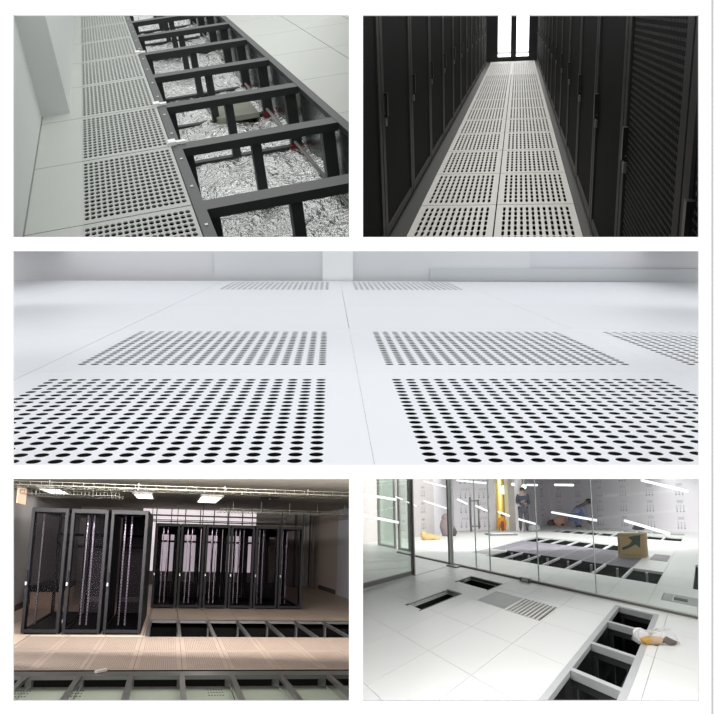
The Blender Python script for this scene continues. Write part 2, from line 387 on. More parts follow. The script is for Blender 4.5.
def rack2(side, n, j0, j1, near):
    s = -1 if side == 'left' else 1; f = -.17 if s < 0 else 2.088; dep = 1.5; H = 3.5
    lab = 'tall black server rack in the %s row, %s' % (side, near)
    t = thing(r, 'server_rack', lab, 'server rack', (f, j0, 0), 'black racks of the %s row' % side)
    B = lambda: MB(r, (f, j0, 0)); X = lambda a: f+s*a
    def bx(b, a0, a1, c0, c1, h0, h1):
        p, q = sorted((X(a0), X(a1))); return b.box(p, q, c0, c1, h0, h1)
    bx(B(), .03, dep, j0+.005, j1-.005, 0, H).done('body', g1, t)
    d = B(); w_ = .085
    bx(d, 0, .03, j0+.01, j0+w_, .06, H-.05); bx(d, 0, .03, j1-w_, j1-.01, .06, H-.05)
    bx(d, .004, .03, j0+w_, j1-w_, .06, .16); bx(d, .004, .03, j0+w_, j1-w_, H-.15, H-.05)
    door = d.done('door', g2, t) or t
    # mesh panel of the door: fine staggered ribs
    pm = B(); nrib = 46 if near in ('nearest the viewer', 'second from the viewer') and side == 'right' else 0
    bx(pm, .018, .03, j0+w_, j1-w_, .16, H-.15)
    pan = pm.done('mesh_panel', meshm, door)
    if nrib:
        q = B()
        for a in range(70):
            h = .2+a*.045
            if h > H-.2: break
            for c in range(nrib):
                jj = j0+w_+.03+(j1-j0-2*w_-.06)*(c+(.5 if a % 2 else 0))/nrib
                bx(q, .0145, .018, jj, jj+.0085, h, h+.018)
        q.done('mesh_wire', mat('r2 mesh wire', (46, 46, 44), .5), door)
    hj, h0, h1 = (j0+.075, 1.375, 1.625) if s < 0 else (j1-.15+.0, 1.28, 1.53)
    hb = B(); bx(hb, -.035, -.012, hj, hj+.03, h0, h1); bx(hb, -.012, .004, hj, hj+.03, h0, h0+.03); bx(hb, -.012, .004, hj, hj+.03, h1-.03, h1)
    hb.done('handle', mat('r2 handle', (12, 12, 12), .3), door)
    lk = B(); bx(lk, -.02, .004, hj, hj+.025, h0-.1, h0-.02); lk.done('lock', mat('r2 lock', (120, 120, 120), .3, metal=.6), door)
    drop_if_bare(t)
nearL = ['nearest the viewer', 'second from the viewer', 'third from the viewer', 'fourth from the viewer', 'fifth from the viewer', 'sixth from the viewer', 'seventh from the viewer', 'eighth from the viewer', 'ninth from the viewer', 'tenth from the viewer', 'eleventh from the viewer', 'twelfth from the viewer', 'next to the bright end door']
js = [-2.05+1.165*k for k in range(14)]
for k in range(13): rack2('left', k, js[k], min(js[k+1], 13.4), nearL[k])
js = [-4.1+1.17*k for k in range(16)]
for k in range(15): rack2('right', k, js[k], min(js[k+1], 13.4), (nearL[:12]+['thirteenth from the viewer', 'fourteenth from the viewer', nearL[12]])[k])
J = 13.6
fr = mat('r2 door frame', (18, 18, 24), .5)
d = thing(r, 'double_door', 'glazed double door with black frame at the far end of the rack aisle', 'door', (1, J, 0))
D = lambda: MB(r, (1, J, 0))
D().box(-.35, .285, J, J+.05, 0, 4).done('door_post', fr, d); D().box(1.74, 2.4, J, J+.05, 0, 4).done('door_post', fr, d)
for a0, a1 in ((.285, 1.02), (1.02, 1.74)):
    lf = D().box(a0, a0+(.02 if a0 < 1 else .13), J, J+.05, 0, 4).box(a1-(.12 if a0 < 1 else .02), a1, J, J+.05, 0, 4).box(a0, a1, J, J+.05, 0, .2).done('door_leaf', fr, d) or d
    D().box(a0, a1, J+.02, J+.026, .2, 4).done('glass_pane', glassmat('clear pane', (250, 250, 250), .03), lf)
MB(r, (1, 15, 0)).box(-2, 4, J+.06, 16.5, -.05, 0).done('floor', mat('r2 back floor', (240, 240, 238), .5), kind='structure')
MB(r, (1, 16.5, 0)).box(-2, 4, 16.5, 16.6, 0, 6).done('wall_back', mat('r2 back wall', (242, 242, 236), .8), kind='structure')
MB(r, (1, 16.45, 0)).box(-2, 4, 16.45, 16.5, 0, .12).done('baseboard_back', mat('r2 base', (150, 152, 150), .6), kind='structure')
area('lamp in the bright room behind the end door', r, (1, 15, 5.5), (1, 15.4, 0), (3, 3), 420)
area('added fill over the rack aisle', r, (1, 4, 5.6), (1, 4, 0), (.5, 16), 95, (1, 1, .97))  # added unseen fill that lifts the tile brightness

# ================================================================== ROOM 3: white perforated tiles seen low over the floor
r = R3
w3 = mat('r3 white tile', (246, 248, 252), .35, vary=.02, vscale=2)
P3 = 16.1
def field(ic, jr, lab):
    i0 = ic*P3; ia, ib = i0-14.65, i0+1.44; ja = jr*4.78-4.28; jb = ja+4.775
    b = holed(r, ia, ja, ib, jb, 0, .015, i0-13.2, i0, jr*4.78-3.78, jr*4.78, 20, 20, 16, 'round', .345, .345)
    b.done('perforated_floor_tile', w3, None, lab, 'floor tile', 'perforated tiles of the white floor close-up', key='r3t', fill=False)
field(0, 0, 'white perforated tile with sharp dark holes, near left of the low close-up')
field(1, 0, 'white perforated tile with sharp dark holes, near right of the low close-up')
field(0, 1, 'white perforated tile behind the near left one in the low close-up')
field(1, 1, 'white perforated tile behind the near right one in the low close-up')
field(2, 1, 'white perforated tile at the right edge of the low close-up')
field(2, 0, 'white perforated tile at the near right corner, mostly cut off')
field(0, 4, 'far perforated tile left of centre near the back wall of the white floor')
field(1, 4, 'far perforated tile right of centre near the back wall of the white floor')
cells = [(-14.65-P3, -14.68, 4.78*k-4.28, 4.78*k+.49) for k in range(0, 4)]
cells += [(-14.65-P3*(q+1), -14.68-P3*q, 4.78*k-4.28, 4.78*k+.49) for k in range(1, 5) for q in (0, 1, 2)]
cells += [(i*P3-14.65, i*P3+1.44, 4.78*k-4.28, 4.78*k+.49) for k in range(2, 5) for i in (0, 1, 2, 3, 4) if not (k == 4 and i < 2)]
cells += [(3*P3-14.65, 3*P3+1.4, 4.78-4.28, 4.78+.49)]
panels(r, 'floor', w3, cells, 0, .5, gap=.0008)
b = MB(r, (0, 0, -6)).box(-90, 110, -4.4, 21, -6.5, -6); b.done('floor_base', dark, kind='structure')
MB(r, (0, 20, 0)).box(-110, -16, 20, 20.5, -8, 50).done('wall_back_left', mat('r3 wall a', (226, 226, 228), .8), kind='structure')
MB(r, (0, 20, 0)).box(-16, -1.0, 19.9, 20.5, -8, 50).box(3.2, 28, 19.9, 20.5, -8, 50).done('wall_back_middle', mat('r3 wall b', (226, 227, 228), .8), kind='structure')
MB(r, (1, 20, 0)).box(-1.0, 3.2, 19.7, 20.5, -8, 50).done('wall_back_pillar', mat('r3 wall c', (246, 247, 246), .8), kind='structure')
MB(r, (50, 20, 0)).box(28, 120, 19.95, 20.5, -8, 50).done('wall_back_right', mat('r3 wall d', (222, 222, 226), .8), kind='structure')
MB(r, (40, 19.8, 0)).box(14, 120, 19.8, 19.9, 0, 1.8).done('baseboard_back', mat('r3 base', (206, 210, 212), .7), kind='structure')
cell_fill('added fill over the near white floor', 356, 246.6, 1.6, 2.9, 700, 5.4, (.96, .98, 1), .3)  # the three over this floor are added unseen fill lights
cell_fill('added fill over the middle white floor', 356, 246.6, 2.9, 4.8, 720, 12.5, (.96, .98, 1))
cell_fill('added fill over the far white floor', 356, 246.6, 4.8, 7.4, 720, 28, (.96, .98, 1))
# ================================================================== ROOM 4: server racks under construction behind a tiled walkway
r = R4
beige = mat('r4 floor', (176, 158, 142), .45, vary=.08, vscale=1.5)
tile4 = mat('r4 perforated tile', (150, 134, 123), .5, vary=.1, vscale=2)
alu = mat('galvanised steel', (122, 122, 120), .35, metal=.7, vary=.2, vscale=6)
blk = mat('r4 rack black', (12, 11, 14), .55, spec=.2)
rail = mat('r4 silver rail', (190, 190, 196), .3, metal=.6)
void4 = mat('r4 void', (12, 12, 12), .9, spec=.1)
panels(r, 'floor', beige, grid(-.95, 9.5, 3.7, 11.2, 1, 1)+grid(-5.75, -.95, 2.06, 11.2, 1, 1)+grid(-5.75, -4.02, -1.6, 2.06, 1, 1), 0, .05)
for row in (0, 1):
    for i in range(-4, 6):
        b = holed(r, i+.004, row+.004, i+.996, row+.996, 0, .008, i+.1, i+.9, row+.05, row+.95, 18, 18, 8, 'round', .3, .3)
        lab = 'beige perforated floor tile in the %s row before the open racks, %s from the left' % (('front', 'back')[row], ORD[i+4])
        b.done('perforated_floor_tile', tile4, None, lab, 'floor tile', 'beige perforated tiles before the racks', key='r4t', fill=False)
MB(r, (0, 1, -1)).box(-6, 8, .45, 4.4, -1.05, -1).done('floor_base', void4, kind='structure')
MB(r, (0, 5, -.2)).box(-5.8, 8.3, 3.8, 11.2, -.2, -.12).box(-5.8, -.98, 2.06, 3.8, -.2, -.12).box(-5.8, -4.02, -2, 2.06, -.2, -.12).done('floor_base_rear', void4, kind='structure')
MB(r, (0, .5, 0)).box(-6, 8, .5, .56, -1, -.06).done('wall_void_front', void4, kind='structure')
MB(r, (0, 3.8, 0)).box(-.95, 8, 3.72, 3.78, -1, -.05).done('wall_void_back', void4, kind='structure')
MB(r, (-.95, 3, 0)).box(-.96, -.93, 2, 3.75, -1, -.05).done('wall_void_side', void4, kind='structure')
# pale lower panels in the front trench
lp = mat('r4 pale sheet', (176, 186, 170), .35, vary=.12, vscale=2)
for k in range(-4, 4):
    t = MB(r, (k, -1, -.3)).box(k+.02, k+.98, -3, -.06, -.36, -.3).done('floor_sheet', lp, None, 'pale green grey sheet lying low in the front trench, ' + ORD[k+4] + ' from the left', 'panel', 'pale sheets in the front trench')
    if t and k in (-4, -3, 0):
        h = MB(r, (k, -1, -.3))
        for a in range(6):
            for c in range(3): h.mbox((k+.82+a*.055-.6*(k == 0)*.5, -.2-c*.1, -.298), (.016, .05, .003))
        h.done('vent_hole', mat('small dark hole', (60, 66, 58), .8), t, kind='stuff')
# front trench frame
t = thing(r, 'floor_stringer', 'galvanised rail along the front edge of the beige perforated tiles', 'steel beam', (0, -.1, 0))
MB(r, (0, -.1, 0)).box(-6, 7, -.2, -.02, -.1, -.02).done('rail', alu, t)
for k in range(-4, 5):
    t = thing(r, 'floor_stringer', 'grey steel cross bar over the front trench, ' + ORD[k+4] + ' from the left', 'steel beam', (k, -.2, 0), 'cross bars of the front trench')
    MB(r, (k, -.2, 0)).box(k-.06, k+.04, -3, -.2, -.09, -.02).done('bar', alu, t)
    MB(r, (k, -.2, 0)).box(k-.09, k+.03, -.02, .08, -.6, -.1).done('pedestal', alu, t)
    drop_if_bare(t)
# back trench frame
t = thing(r, 'floor_stringer', 'galvanised rail along the far edge of the back trench before the rear racks', 'steel beam', (3, 3.7, 0))
MB(r, (3, 3.7, 0)).box(-.95, 8, 3.58, 3.7, -.08, .0).done('rail', alu, t)
for k in range(-1, 8):
    q = k*.975 if k > 0 else k*.9
    t = thing(r, 'floor_stringer', 'grey steel cross bar over the back trench, ' + ORD[k+1] + ' from the left', 'steel beam', (q, 3, 0), 'cross bars of the back trench')
    MB(r, (q, 3, 0)).box(q-.05, q+.05, 2.06, 3.58, -.08, .0).done('bar', alu, t)
    MB(r, (q, 3, 0)).box(q-.03, q+.02, 3.4, 3.5, -.9, -.08).done('pedestal', alu, t)
    drop_if_bare(t)
def rack4(i0, i1, j0, j1, H, kind, lab, grp):
    t = thing(r, 'server_rack', lab, 'server rack', ((i0+i1)/2, j0, 0), grp)
    B = lambda: MB(r, ((i0+i1)/2, j0, 0)); p = .075; pj = .12
    f = B()
    for a in (i0, i1-p):
        for c in (j0+.06, j1-pj): f.box(a, a+p, c, c+pj, .0, H)
    for c in (j0+.06, j1-pj): f.box(i0, i1, c, c+pj, H-.13, H); f.box(i0, i1, c, c+pj, 0, .1)
    for a in (i0, i1-p): f.box(a, a+p, j0+.06, j1, H-.13, H); f.box(a, a+p, j0+.06, j1, 0, .1)
    f.done('frame', blk, t, rev=0)
    B().box(i0+.02, i1-.02, j0+.08, j1-.05, .02, .06).done('base_pan', blk, t)
    if kind != 'glass': B().box(i0+.02, i1-.02, j0+.08, j1-.05, H-.04, H-.01).done('top_panel', blk, t)
    for hh in (.78, ) if kind == 'far' else (.68, .79):
        B().box(i0+p, i1-p, j1-.3, j1-.2, H*hh-.05, H*hh+.04).done('cross_bar', blk, t)
    for a in ((.3, .48) if kind != 'glass' else (.12, .8)):
        x = i0+(i1-i0)*a; q = B()
        q.box(x, x+.035, j0+.5, j0+.54, .12, H-.14)
        q.done('mounting_rail', rail if kind != 'glass' else alu, t)
        hl = B(); 
        for c in range(34):
            h = .2+c*(H-.4)/34; hl.box(x+.008, x+.027, j0+.494, j0+.5, h, h+.04)
        hl.done('rail_hole', mat('rail hole', (20, 20, 22), .8), t)
    if kind == 'far':
        B().box(i0+p, i0+.2, j1-.04, j1-.01, .1, H-.1).box(i1-.2, i1-p, j1-.04, j1-.01, .1, H-.1).box(i0+.2, i1-.2, j1-.04, j1-.01, H-.42, H-.1).box(i0+.2, i1-.2, j1-.04, j1-.01, .1, .75).done('rear_door', blk, t)
        B().box(i0+.5, i0+.57, j1-.09, j1-.05, .1, H-.1).done('rear_bar', blk, t)
    if kind == 'solid':
        B().box(i1-.03, i1-.005, j0+.1, j1-.1, .1, H-.1).done('side_panel', blk, t)
        m = B().box(i0+p, i1-p, j1-.04, j1-.02, .1, H-.13)
        m.done('rear_door', mat('r4 mesh', (40, 38, 42), .5), t)
        B().box(i0+p, i1-p, j1-.06, j1-.045, .45, .62).done('rear_label_strip', mat('r4 strip', (90, 84, 88), .5), t)
    # front door: frame, tinted glass, handle, feet
    d = B().box(i0+.005, i0+.085, j0, j0+.05, .05, H-.02).box(i1-.085, i1-.005, j0, j0+.05, .05, H-.02).box(i0+.08, i1-.08, j0, j0+.05, H-.12, H-.02).box(i0+.08, i1-.08, j0, j0+.05, .05, .14)
    dr = d.done('door', mat('r4 door frame', (14, 13, 17), .55, spec=.2), t) or t
    B().box(i0+.085, i1-.085, j0+.02, j0+.028, .14, H-.12).done('door_glass', glassmat('rack glass', (222, 218, 222), .008), dr)
    q = B().box(i0+.03, i0+.06, j0-.05, j0-.005, H*.42, H*.5); q.done('handle', blk, dr)
    B().box(i0+.028, i0+.062, j0-.055, j0-.005, H*.385, H*.41).done('lock', rail, dr)
    for a in (i0+.05, i1-.05): B().box(a-.012, a+.012, j0+.02, j0+.06, -.0, .03).done('foot', alu, t)
FR = 'open black racks in the front row'
rack4(-4.28, -3.28, 2.12, 4.2, 3.42, 'glass', 'front-row black rack at the far left, see-through to the grey wall', FR)
rack4(-3.2, -2.19, 2.12, 4.2, 3.42, 'solid', 'front-row black rack in the middle with silver mounting rails', FR)
rack4(-2.11, -1.08, 2.12, 4.2, 3.42, 'solid', 'front-row black rack on the right of its row with silver mounting rails', FR)
RR = 'open black racks in the rear row'
xs = [-1.02+.985*k for k in range(7)]
for k in range(6):
    rack4(xs[k], xs[k+1]-.04, 5.2, 7.1, 3.24, 'far', 'rear-row black rack seen before the bright windows, ' + ['leftmost', 'second from the left', 'third from the left', 'fourth from the left', 'second from the right end', 'rightmost, standing free at the end'][k], RR)
area('added side fill at the near end of the rack hall', r, (-5.6, .6, 2.2), (3, 5.2, 1.2), (4.2, 2.2), 90, (.97, .97, 1))  # added fill out of view, brightens the rear of the hall
# walls
wl = mat('r4 wall paint', (150, 148, 148), .8, vary=.05, vscale=1)
wr = mat('r4 wall right', (200, 188, 176), .8); bs = mat('r4 baseboard', (70, 58, 56), .6)
MB(r, (-5.7, 4, 0)).box(-5.8, -5.7, -2, 11.2, 0, 5).done('wall_left', wl, kind='structure')
MB(r, (-5.68, 4, 0)).box(-5.7, -5.67, -2, 11.2, 0, .22).done('baseboard_left', bs, kind='structure')
MB(r, (-5.6, 4.3, 3.8)).box(-5.7, -5.66, 4.0, 4.55, 3.72, 4.28).done('window_2', mat('warm daylight', (232, 196, 170), .5, emit=.75), kind='structure')
MB(r, (8.2, 8, 0)).box(8.2, 8.3, 8.5, 11.2, 0, 5).done('wall_right', wr, kind='structure')
MB(r, (8.2, 6, 0)).box(8.2, 8.3, 3, 8.5, 0, 5).done('wall_right_near', mat('r4 wall right painted daylight', (214, 216, 226), .7), kind='structure')  # paler bluish colour stands in for daylight on the near wall
MB(r, (8.19, 9, 0)).box(8.16, 8.2, 8.6, 10.3, 0, .22).done('baseboard_right', bs, kind='structure')
wf = mat('r4 back wall', (150, 144, 140), .8)
wb = MB(r, (2, 11, 0)); wb.box(-6, -2.2, 11, 11.1, 0, 5).box(-2.2, 4.6, 11, 11.1, 0, .75).box(-2.2, 4.6, 11, 11.1, 4.35, 5).box(4.6, 8.3, 11, 11.1, 0, 5); wb.done('wall_back', wf, kind='structure')
day = mat('bright sky beyond the window', (236, 226, 230), .5, emit=.8)
for k, (a, c) in enumerate(((-2.2, -.5), (-.5, 1.2), (1.2, 2.9), (2.9, 4.6))):
    o = MB(r, (a, 11, .75)).box(a, c, 11.06, 11.08, .75, 4.35).done('window_%d' % (k+3), day, kind='structure')
    MB(r, (a, 11, .75)).box(a, a+.06, 10.98, 11.04, .75, 4.35).box(c-.06, c, 10.98, 11.04, .75, 4.35).box(a, c, 10.98, 11.04, 2.95, 3.02).done('window_frame', mat('r4 dark frame', (52, 48, 50), .5), o, clip=True) if False else None
    wfm = MB(r, (a, 11, .75)).box(a, a+.05, 10.98, 11.04, .75, 4.35).box(a, c, 10.98, 11.04, 3.6, 3.66).box((a+c)/2-.03, (a+c)/2+.03, 10.98, 11.04, .75, 4.35)
    wfm.done('window_frame', mat('r4 dark frame', (52, 48, 50), .5), o)
for n, (i, wd) in enumerate(((6.2, .09), (6.95, .03), (7.45, .03), (7.9, .07))):
    MB(r, (i, 10.8, 0)).box(i-wd, i+wd, 10.75, 10.95, 0, 4.35).done('trim_%d' % (n+5), mat('r4 pipe %d' % (n % 2), ((150, 150, 148), (84, 78, 76))[n % 2], .5), kind='structure')
# ceiling with panel grid, lights, cable trays and hangers
ceil = mat('r4 ceiling', (190, 186, 174), .75, vary=.2, vscale=3)
panels(r, 'ceiling', ceil, [c for c in grid(-5.7, 8.2, 1.2, 11, 1, 1)], 4.4, .05, gap=.002)
for n, (i0, i1, j0, j1, lab) in enumerate(((-1.95, -1.2, 4.7, 6.1, 'ceiling light panel above the front racks, middle one of three'), (.6, 1.5, 4.8, 6.8, 'ceiling light panel above the rear racks, right one of three'), (-5.2, -4.4, 4.2, 5.5, 'ceiling light panel at the far left above the glass-fronted rack'))):
    t = thing(r, 'ceiling_light', lab, 'ceiling light', (i0, j0, 4.28), 'ceiling light panels over the racks')
    f = MB(r, (i0, j0, 4.28)); f.box(i0, i1, j0, j0+.12, 4.26, 4.345).box(i0, i1, j1-.12, j1, 4.26, 4.345).box(i0, i0+.05, j0, j1, 4.26, 4.345).box(i1-.05, i1, j0, j1, 4.26, 4.345); f.done('light_frame', mat('r4 white frame', (225, 222, 216), .5), t)
    MB(r, (i0, j0, 4.28)).box(i0+.05, i1-.05, j0+.12, j1-.12, 4.3, 4.34).done('diffuser', mat('r4 diffuser', (236, 232, 226), .5, emit=6), t)
wire = mat('galvanised wire', (118, 117, 108), .4, metal=.5)
def tray(lab, i0, i1, jc, h, w_=.55, n=44):
    t = thing(r, 'cable_tray', lab, 'cable tray', (i0, jc, h), 'wire cable trays under the ceiling')
    b = MB(r, (i0, jc, h))
    for c in (jc-w_/2, jc, jc+w_/2): b.box(i0, i1, c-.012, c+.012, h, h+.014)
    for c in (jc-w_/2, jc+w_/2): b.box(i0, i1, c-.012, c+.012, h+.11, h+.124)
    for q in range(n+1):
        i = i0+(i1-i0)*q/n; b.box(i-.006, i+.006, jc-w_/2, jc+w_/2, h, h+.01); b.box(i-.006, i+.006, jc-w_/2-.01, jc-w_/2+.01, h, h+.12); b.box(i-.006, i+.006, jc+w_/2-.01, jc+w_/2+.01, h, h+.12)
    b.done('tray_mesh', wire, t)
    for q in range(5):
        i = i0+(i1-i0)*(q+.5)/5
        MB(r, (i0, jc, h)).box(i-.012, i+.012, jc-.02, jc+.02, h, 4.36).done('hanger_rod', wire, t)
    drop_if_bare(t)
tray('long wire cable tray across the ceiling nearest the viewer', -5.6, 8, 3.0, 4.12)
tray('wire cable tray across the ceiling above the rear racks', 1.6, 8, 6.6, 3.86, .8, 40)
tray('wire cable tray at the left above the front racks', -5.6, -2.3, 4.4, 4.05, .8, 26)
b = MB(r, (1, 8, 3.72)).box(-2.2, 5.2, 7.95, 8.1, 3.72, 3.79); b.done('cable_duct', mat('r4 black duct', (22, 20, 22), .5), None, 'long black bar hung above the rear racks below the ceiling', 'duct')
b = MB(r, (1, 8, 3.5)).box(-1.9, 4.4, 8.5, 8.6, 3.55, 3.59); b.done('ceiling_pipe', mat('r4 grey pipe', (110, 104, 104), .5), None, 'thin grey pipe just below the long black bar before the windows', 'pipe')
for k in range(5):
    i = -1.4+1.25*k
    MB(r, (i, 8.3, 3.3)).box(i-.018, i+.018, 8.28, 8.33, 3.25, 4.36).done('hanger_rod', mat('r4 rod', (60, 56, 58), .5), None, 'thin dark hanger rod from the ceiling to the rear racks, ' + ORD[k] + ' from the left', 'rod', 'hanger rods above the rear racks')
for n, (i, j, s_) in enumerate(((-3.95, 3.6, 1), (3.1, 4.3, -1))):
    MB(r, (i, j, 4.25)).mbox((i, j, 4.22), (.2, .5, .04), -.5*s_).mbox((i, j, 4.24), (.06, .1, .1), 0).done('ceiling_camera', mat('r4 dark fitting', (24, 24, 22), .5), None, ('dark slanted fitting on the ceiling above the leftmost front rack', 'dark slanted fitting on the ceiling above the rear racks, right of the right light panel')[n], 'ceiling fitting')
# things behind the glass-fronted rack
cb = mat('beige board', (196, 172, 146), .7)
t = thing(r, 'equipment_crate', 'beige panel crate with black top standing behind the leftmost front rack', 'crate', (-4.9, 5.2, 0))
MB(r, (-4.9, 5.2, 0)).box(-5.35, -4.3, 4.9, 6.4, 0, .62).done('crate_body', cb, t)
MB(r, (-4.9, 5.2, 0)).box(-5.4, -4.25, 4.85, 6.45, .62, .8).done('crate_lid', blk, t)
MB(r, (-3.6, 3.2, .06)).mbox((-3.55, 3.0, .1), (.07, .05, .06), .5).mbox((-3.5, 3.1, .13), (.03, .03, .09), .9, rx=.4).done('white_packet', mat('white scrap', (220, 214, 210), .6), None, 'small white packet on the floor of the leftmost front rack', 'packet')
MB(r, (-1.62, .02, 0)).mbox((-1.62, -.08, .02), (.035, .22, .03), -.5).done('white_tag', mat('white scrap', (220, 214, 210), .6), None, 'small white tag on the rail at the front edge of the beige tiles', 'tag')
MB(r, (-4.0, .95, 0)).mbox((-4.0, .93, .02), (.09, .14, .04), .3).done('brown_block', mat('dark brown', (70, 40, 30), .7), None, 'small dark brown block at the left end of the beige tiles', 'block')
strip_fill('added fill strip of the rack hall', 475.6, 12.6, 20, 346, 4, 950, .1, (1, .96, .92))  # added unseen strip to brighten walls and racks at the back
cell_fill('added fill over the near end of the rack hall', 170, 474.4, 7.5, 13.5, 320, 105, (1, .95, .9))  # added unseen fill for the near tiles
# ================================================================== ROOM 5: glass-walled hall with open floor trenches
r = R5
wf5 = mat('r5 floor panel', (229, 229, 226), .35, vary=.05, vscale=.6)
st5 = mat('r5 grey steel', (188, 190, 190), .4, metal=.3, vary=.15, vscale=4)
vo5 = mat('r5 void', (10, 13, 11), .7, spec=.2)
per5 = mat('r5 perforated tile', (126, 120, 130), .5, vary=.2, vscale=3)
def cutfloor(name, i0, i1, j0, j1, holes, thick, gap=.008, oi=0, oj=0, si=1, sj=1):
    def marks(a, b, s, o, ex):
        L = {round(a, 4), round(b, 4)}; k = math.ceil((a-o)/s)
        g = set()
        while o+k*s <= b: g.add(round(o+k*s, 4)); k += 1
        return sorted(L | g | {round(e, 4) for e in ex if a < e < b}), g
    I, gi = marks(i0, i1, si, oi, [x for h in holes for x in h[:2]]); Jm, gj = marks(j0, j1, sj, oj, [x for h in holes for x in h[2:]])
    b = MB(r, (i0, j0, 0)); du = gap/r.u.length/2; dj = gap/r.v.length/2
    for a in range(len(I)-1):
        for c in range(len(Jm)-1):
            ci, cj = (I[a]+I[a+1])/2, (Jm[c]+Jm[c+1])/2
            if any(h[0] < ci < h[1] and h[2] < cj < h[3] for h in holes): continue
            b.box(I[a]+du*(I[a] in gi), I[a+1]-du*(I[a+1] in gi), Jm[c]+dj*(Jm[c] in gj), Jm[c+1]-dj*(Jm[c+1] in gj), -thick, 0)
    return b.done(name, wf5, kind='structure')
H1 = (-1.95, -1.46, .87, 2.02); H2 = (-2.3, -1.07, 2.72, 3.28); ME = (-.83, .03, 2.02, 2.78); GR = (.07, .96, 1.98, 2.81); TR = (2.0, 2.85, -1.9, 3.7)
cutfloor('floor', -4, 4.6, -1.9, 4, [H1, H2, ME, GR, TR], .04)
cutfloor('floor', -12, -4, -1.9, 4, [], .04)
A = (-4.0, 2.55, 5.9, 7.36); TI = (-5.1, 1.62, 7.36, 10.15); Bt = (-5.1, 2.5, 10.15, 11.9); C = (-5.4, 2.6, 14.6, 16.2); Dd = (-4.9, 2.6, 17.4, 18.3); E1 = (-5.1, -4.0, 6.1, 7.36); RH = (2.78, 3.9, 4.68, 5.26); RD = (3.36, 4.1, 6.0, 9.1)
cutfloor('floor', -13.5, 4.6, 4, 19.2, [A, TI, (-5.1, .75, 10.15, 11.9), (1.9, 2.5, 9.0, 10.3), C, Dd, E1, RH, RD], .04, oi=-.23+.93, si=.93, oj=5.9-.93, sj=.93)
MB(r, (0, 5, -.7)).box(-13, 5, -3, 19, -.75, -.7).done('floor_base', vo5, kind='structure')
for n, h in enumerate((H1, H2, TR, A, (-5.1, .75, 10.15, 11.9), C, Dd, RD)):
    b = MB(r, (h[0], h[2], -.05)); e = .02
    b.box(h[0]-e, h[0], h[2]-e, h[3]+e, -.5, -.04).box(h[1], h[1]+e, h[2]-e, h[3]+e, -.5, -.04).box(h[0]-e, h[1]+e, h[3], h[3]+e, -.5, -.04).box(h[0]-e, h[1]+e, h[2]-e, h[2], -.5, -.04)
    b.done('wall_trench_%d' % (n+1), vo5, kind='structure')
def rim(h, wd, lab):
    t = thing(r, 'hatch_frame', lab, 'floor frame', (h[0], h[2], 0), None)
    MB(r, (h[0], h[2], 0)).box(h[0]-wd, h[0], h[2]-wd, h[3]+wd, -.03, .006).box(h[1], h[1]+.015, h[2]-wd, h[3]+wd, -.03, .006).box(h[0], h[1], h[3], h[3]+wd, -.03, .006).done('rim', mat('hatch rim grey', (70, 72, 70), .5), t)
    MB(r, (h[0], h[2], 0)).box(h[0]-wd*.7, h[0]-wd*.25, h[2], h[3], .006, .012).done('rim_strip', mat('hatch rim light', (205, 208, 205), .4), t)
rim(H1, .07, 'thin frame round the nearer black floor opening left of the mirror panel')
rim(H2, .06, 'thin frame round the black floor opening just before the glass door')
MB(r, (ME[0], ME[2], 0)).box(ME[0]+.01, ME[1]-.01, ME[2]+.01, ME[3]-.01, -.04, -.002).done('metal_floor_panel', mat('brushed shiny steel', (118, 124, 128), .32, metal=.5, vary=.5, vscale=1.8, bump=.15, bscale=3), None, 'shiny bare metal floor panel beside the slatted grille', 'floor panel')
t = thing(r, 'floor_grille', 'slatted floor grille with dark slots beside the shiny metal panel', 'grille', (GR[0], GR[2], 0))
g = MB(r, (GR[0], GR[2], 0)); n = 9
for k in range(n):
    a = GR[0]+(GR[1]-GR[0])*k/n; g.box(a, a+(GR[1]-GR[0])/n*.42, GR[2]+.01, GR[3]-.01, -.012, .004)
for c in (GR[2], GR[3]-.02): g.box(GR[0], GR[1], c, c+.02, -.05, .002)
g.done('slats', mat('grille slat', (216, 214, 210), .45), t)
MB(r, (GR[0], GR[2], 0)).box(GR[0], GR[1], GR[2], GR[3], -.05, -.02).done('grille_tray', mat('grille dark', (84, 70, 66), .8), t)
# near trench frame
def fbar(name, i0, i1, j0, j1, lab, grp=None, h=.04, top=.004, m=st5, cat='steel beam'):
    return MB(r, (i0, j0, 0)).box(i0, i1, j0, j1, top-h, top).done(name, m, None, lab, cat, grp)
fbar('floor_stringer', 1.99, 2.085, -1.9, 3.72, 'long grey steel rail along the left side of the near trench', 'rails of the near trench')
fbar('floor_stringer', 2.765, 2.86, -1.9, 3.72, 'long grey steel rail along the right side of the near trench', 'rails of the near trench')
for k, j in enumerate((3.66, 2.78, 1.83, .97, .14, -.72)):
    lab = 'grey steel cross bar over the near trench, %s from the glass wall' % ORD[k]
    t = thing(r, 'cross_bar', lab, 'steel beam', (2.09, j, 0), 'cross bars of the near trench')
    MB(r, (2.09, j, 0)).box(2.085, 2.765, j-.036, j+.036, -.05, .004).done('bar', st5, t)
    MB(r, (2.09, j, 0)).box(2.085, 2.765, j-.02, j+.02, -.1, -.05).done('bar_web', mat('r5 web grey', (44, 46, 46), .5), t)
    for i in (2.14, 2.7): MB(r, (2.09, j, 0)).box(i-.03, i+.03, j-.03, j+.03, -.7, -.09).done('pedestal', mat('r5 dark post', (50, 52, 54), .5), t)
    drop_if_bare(t)
MB(r, (2.3, 1, -.6)).box(2.24, 2.3, -1.9, 3.3, -.62, -.55).box(2.24, 2.7, 3.0, 3.2, -.62, -.55).done('lower_rail', mat('r5 low rail', (104, 110, 106), .6), None, 'pale rail lying low in the near trench', 'rail')
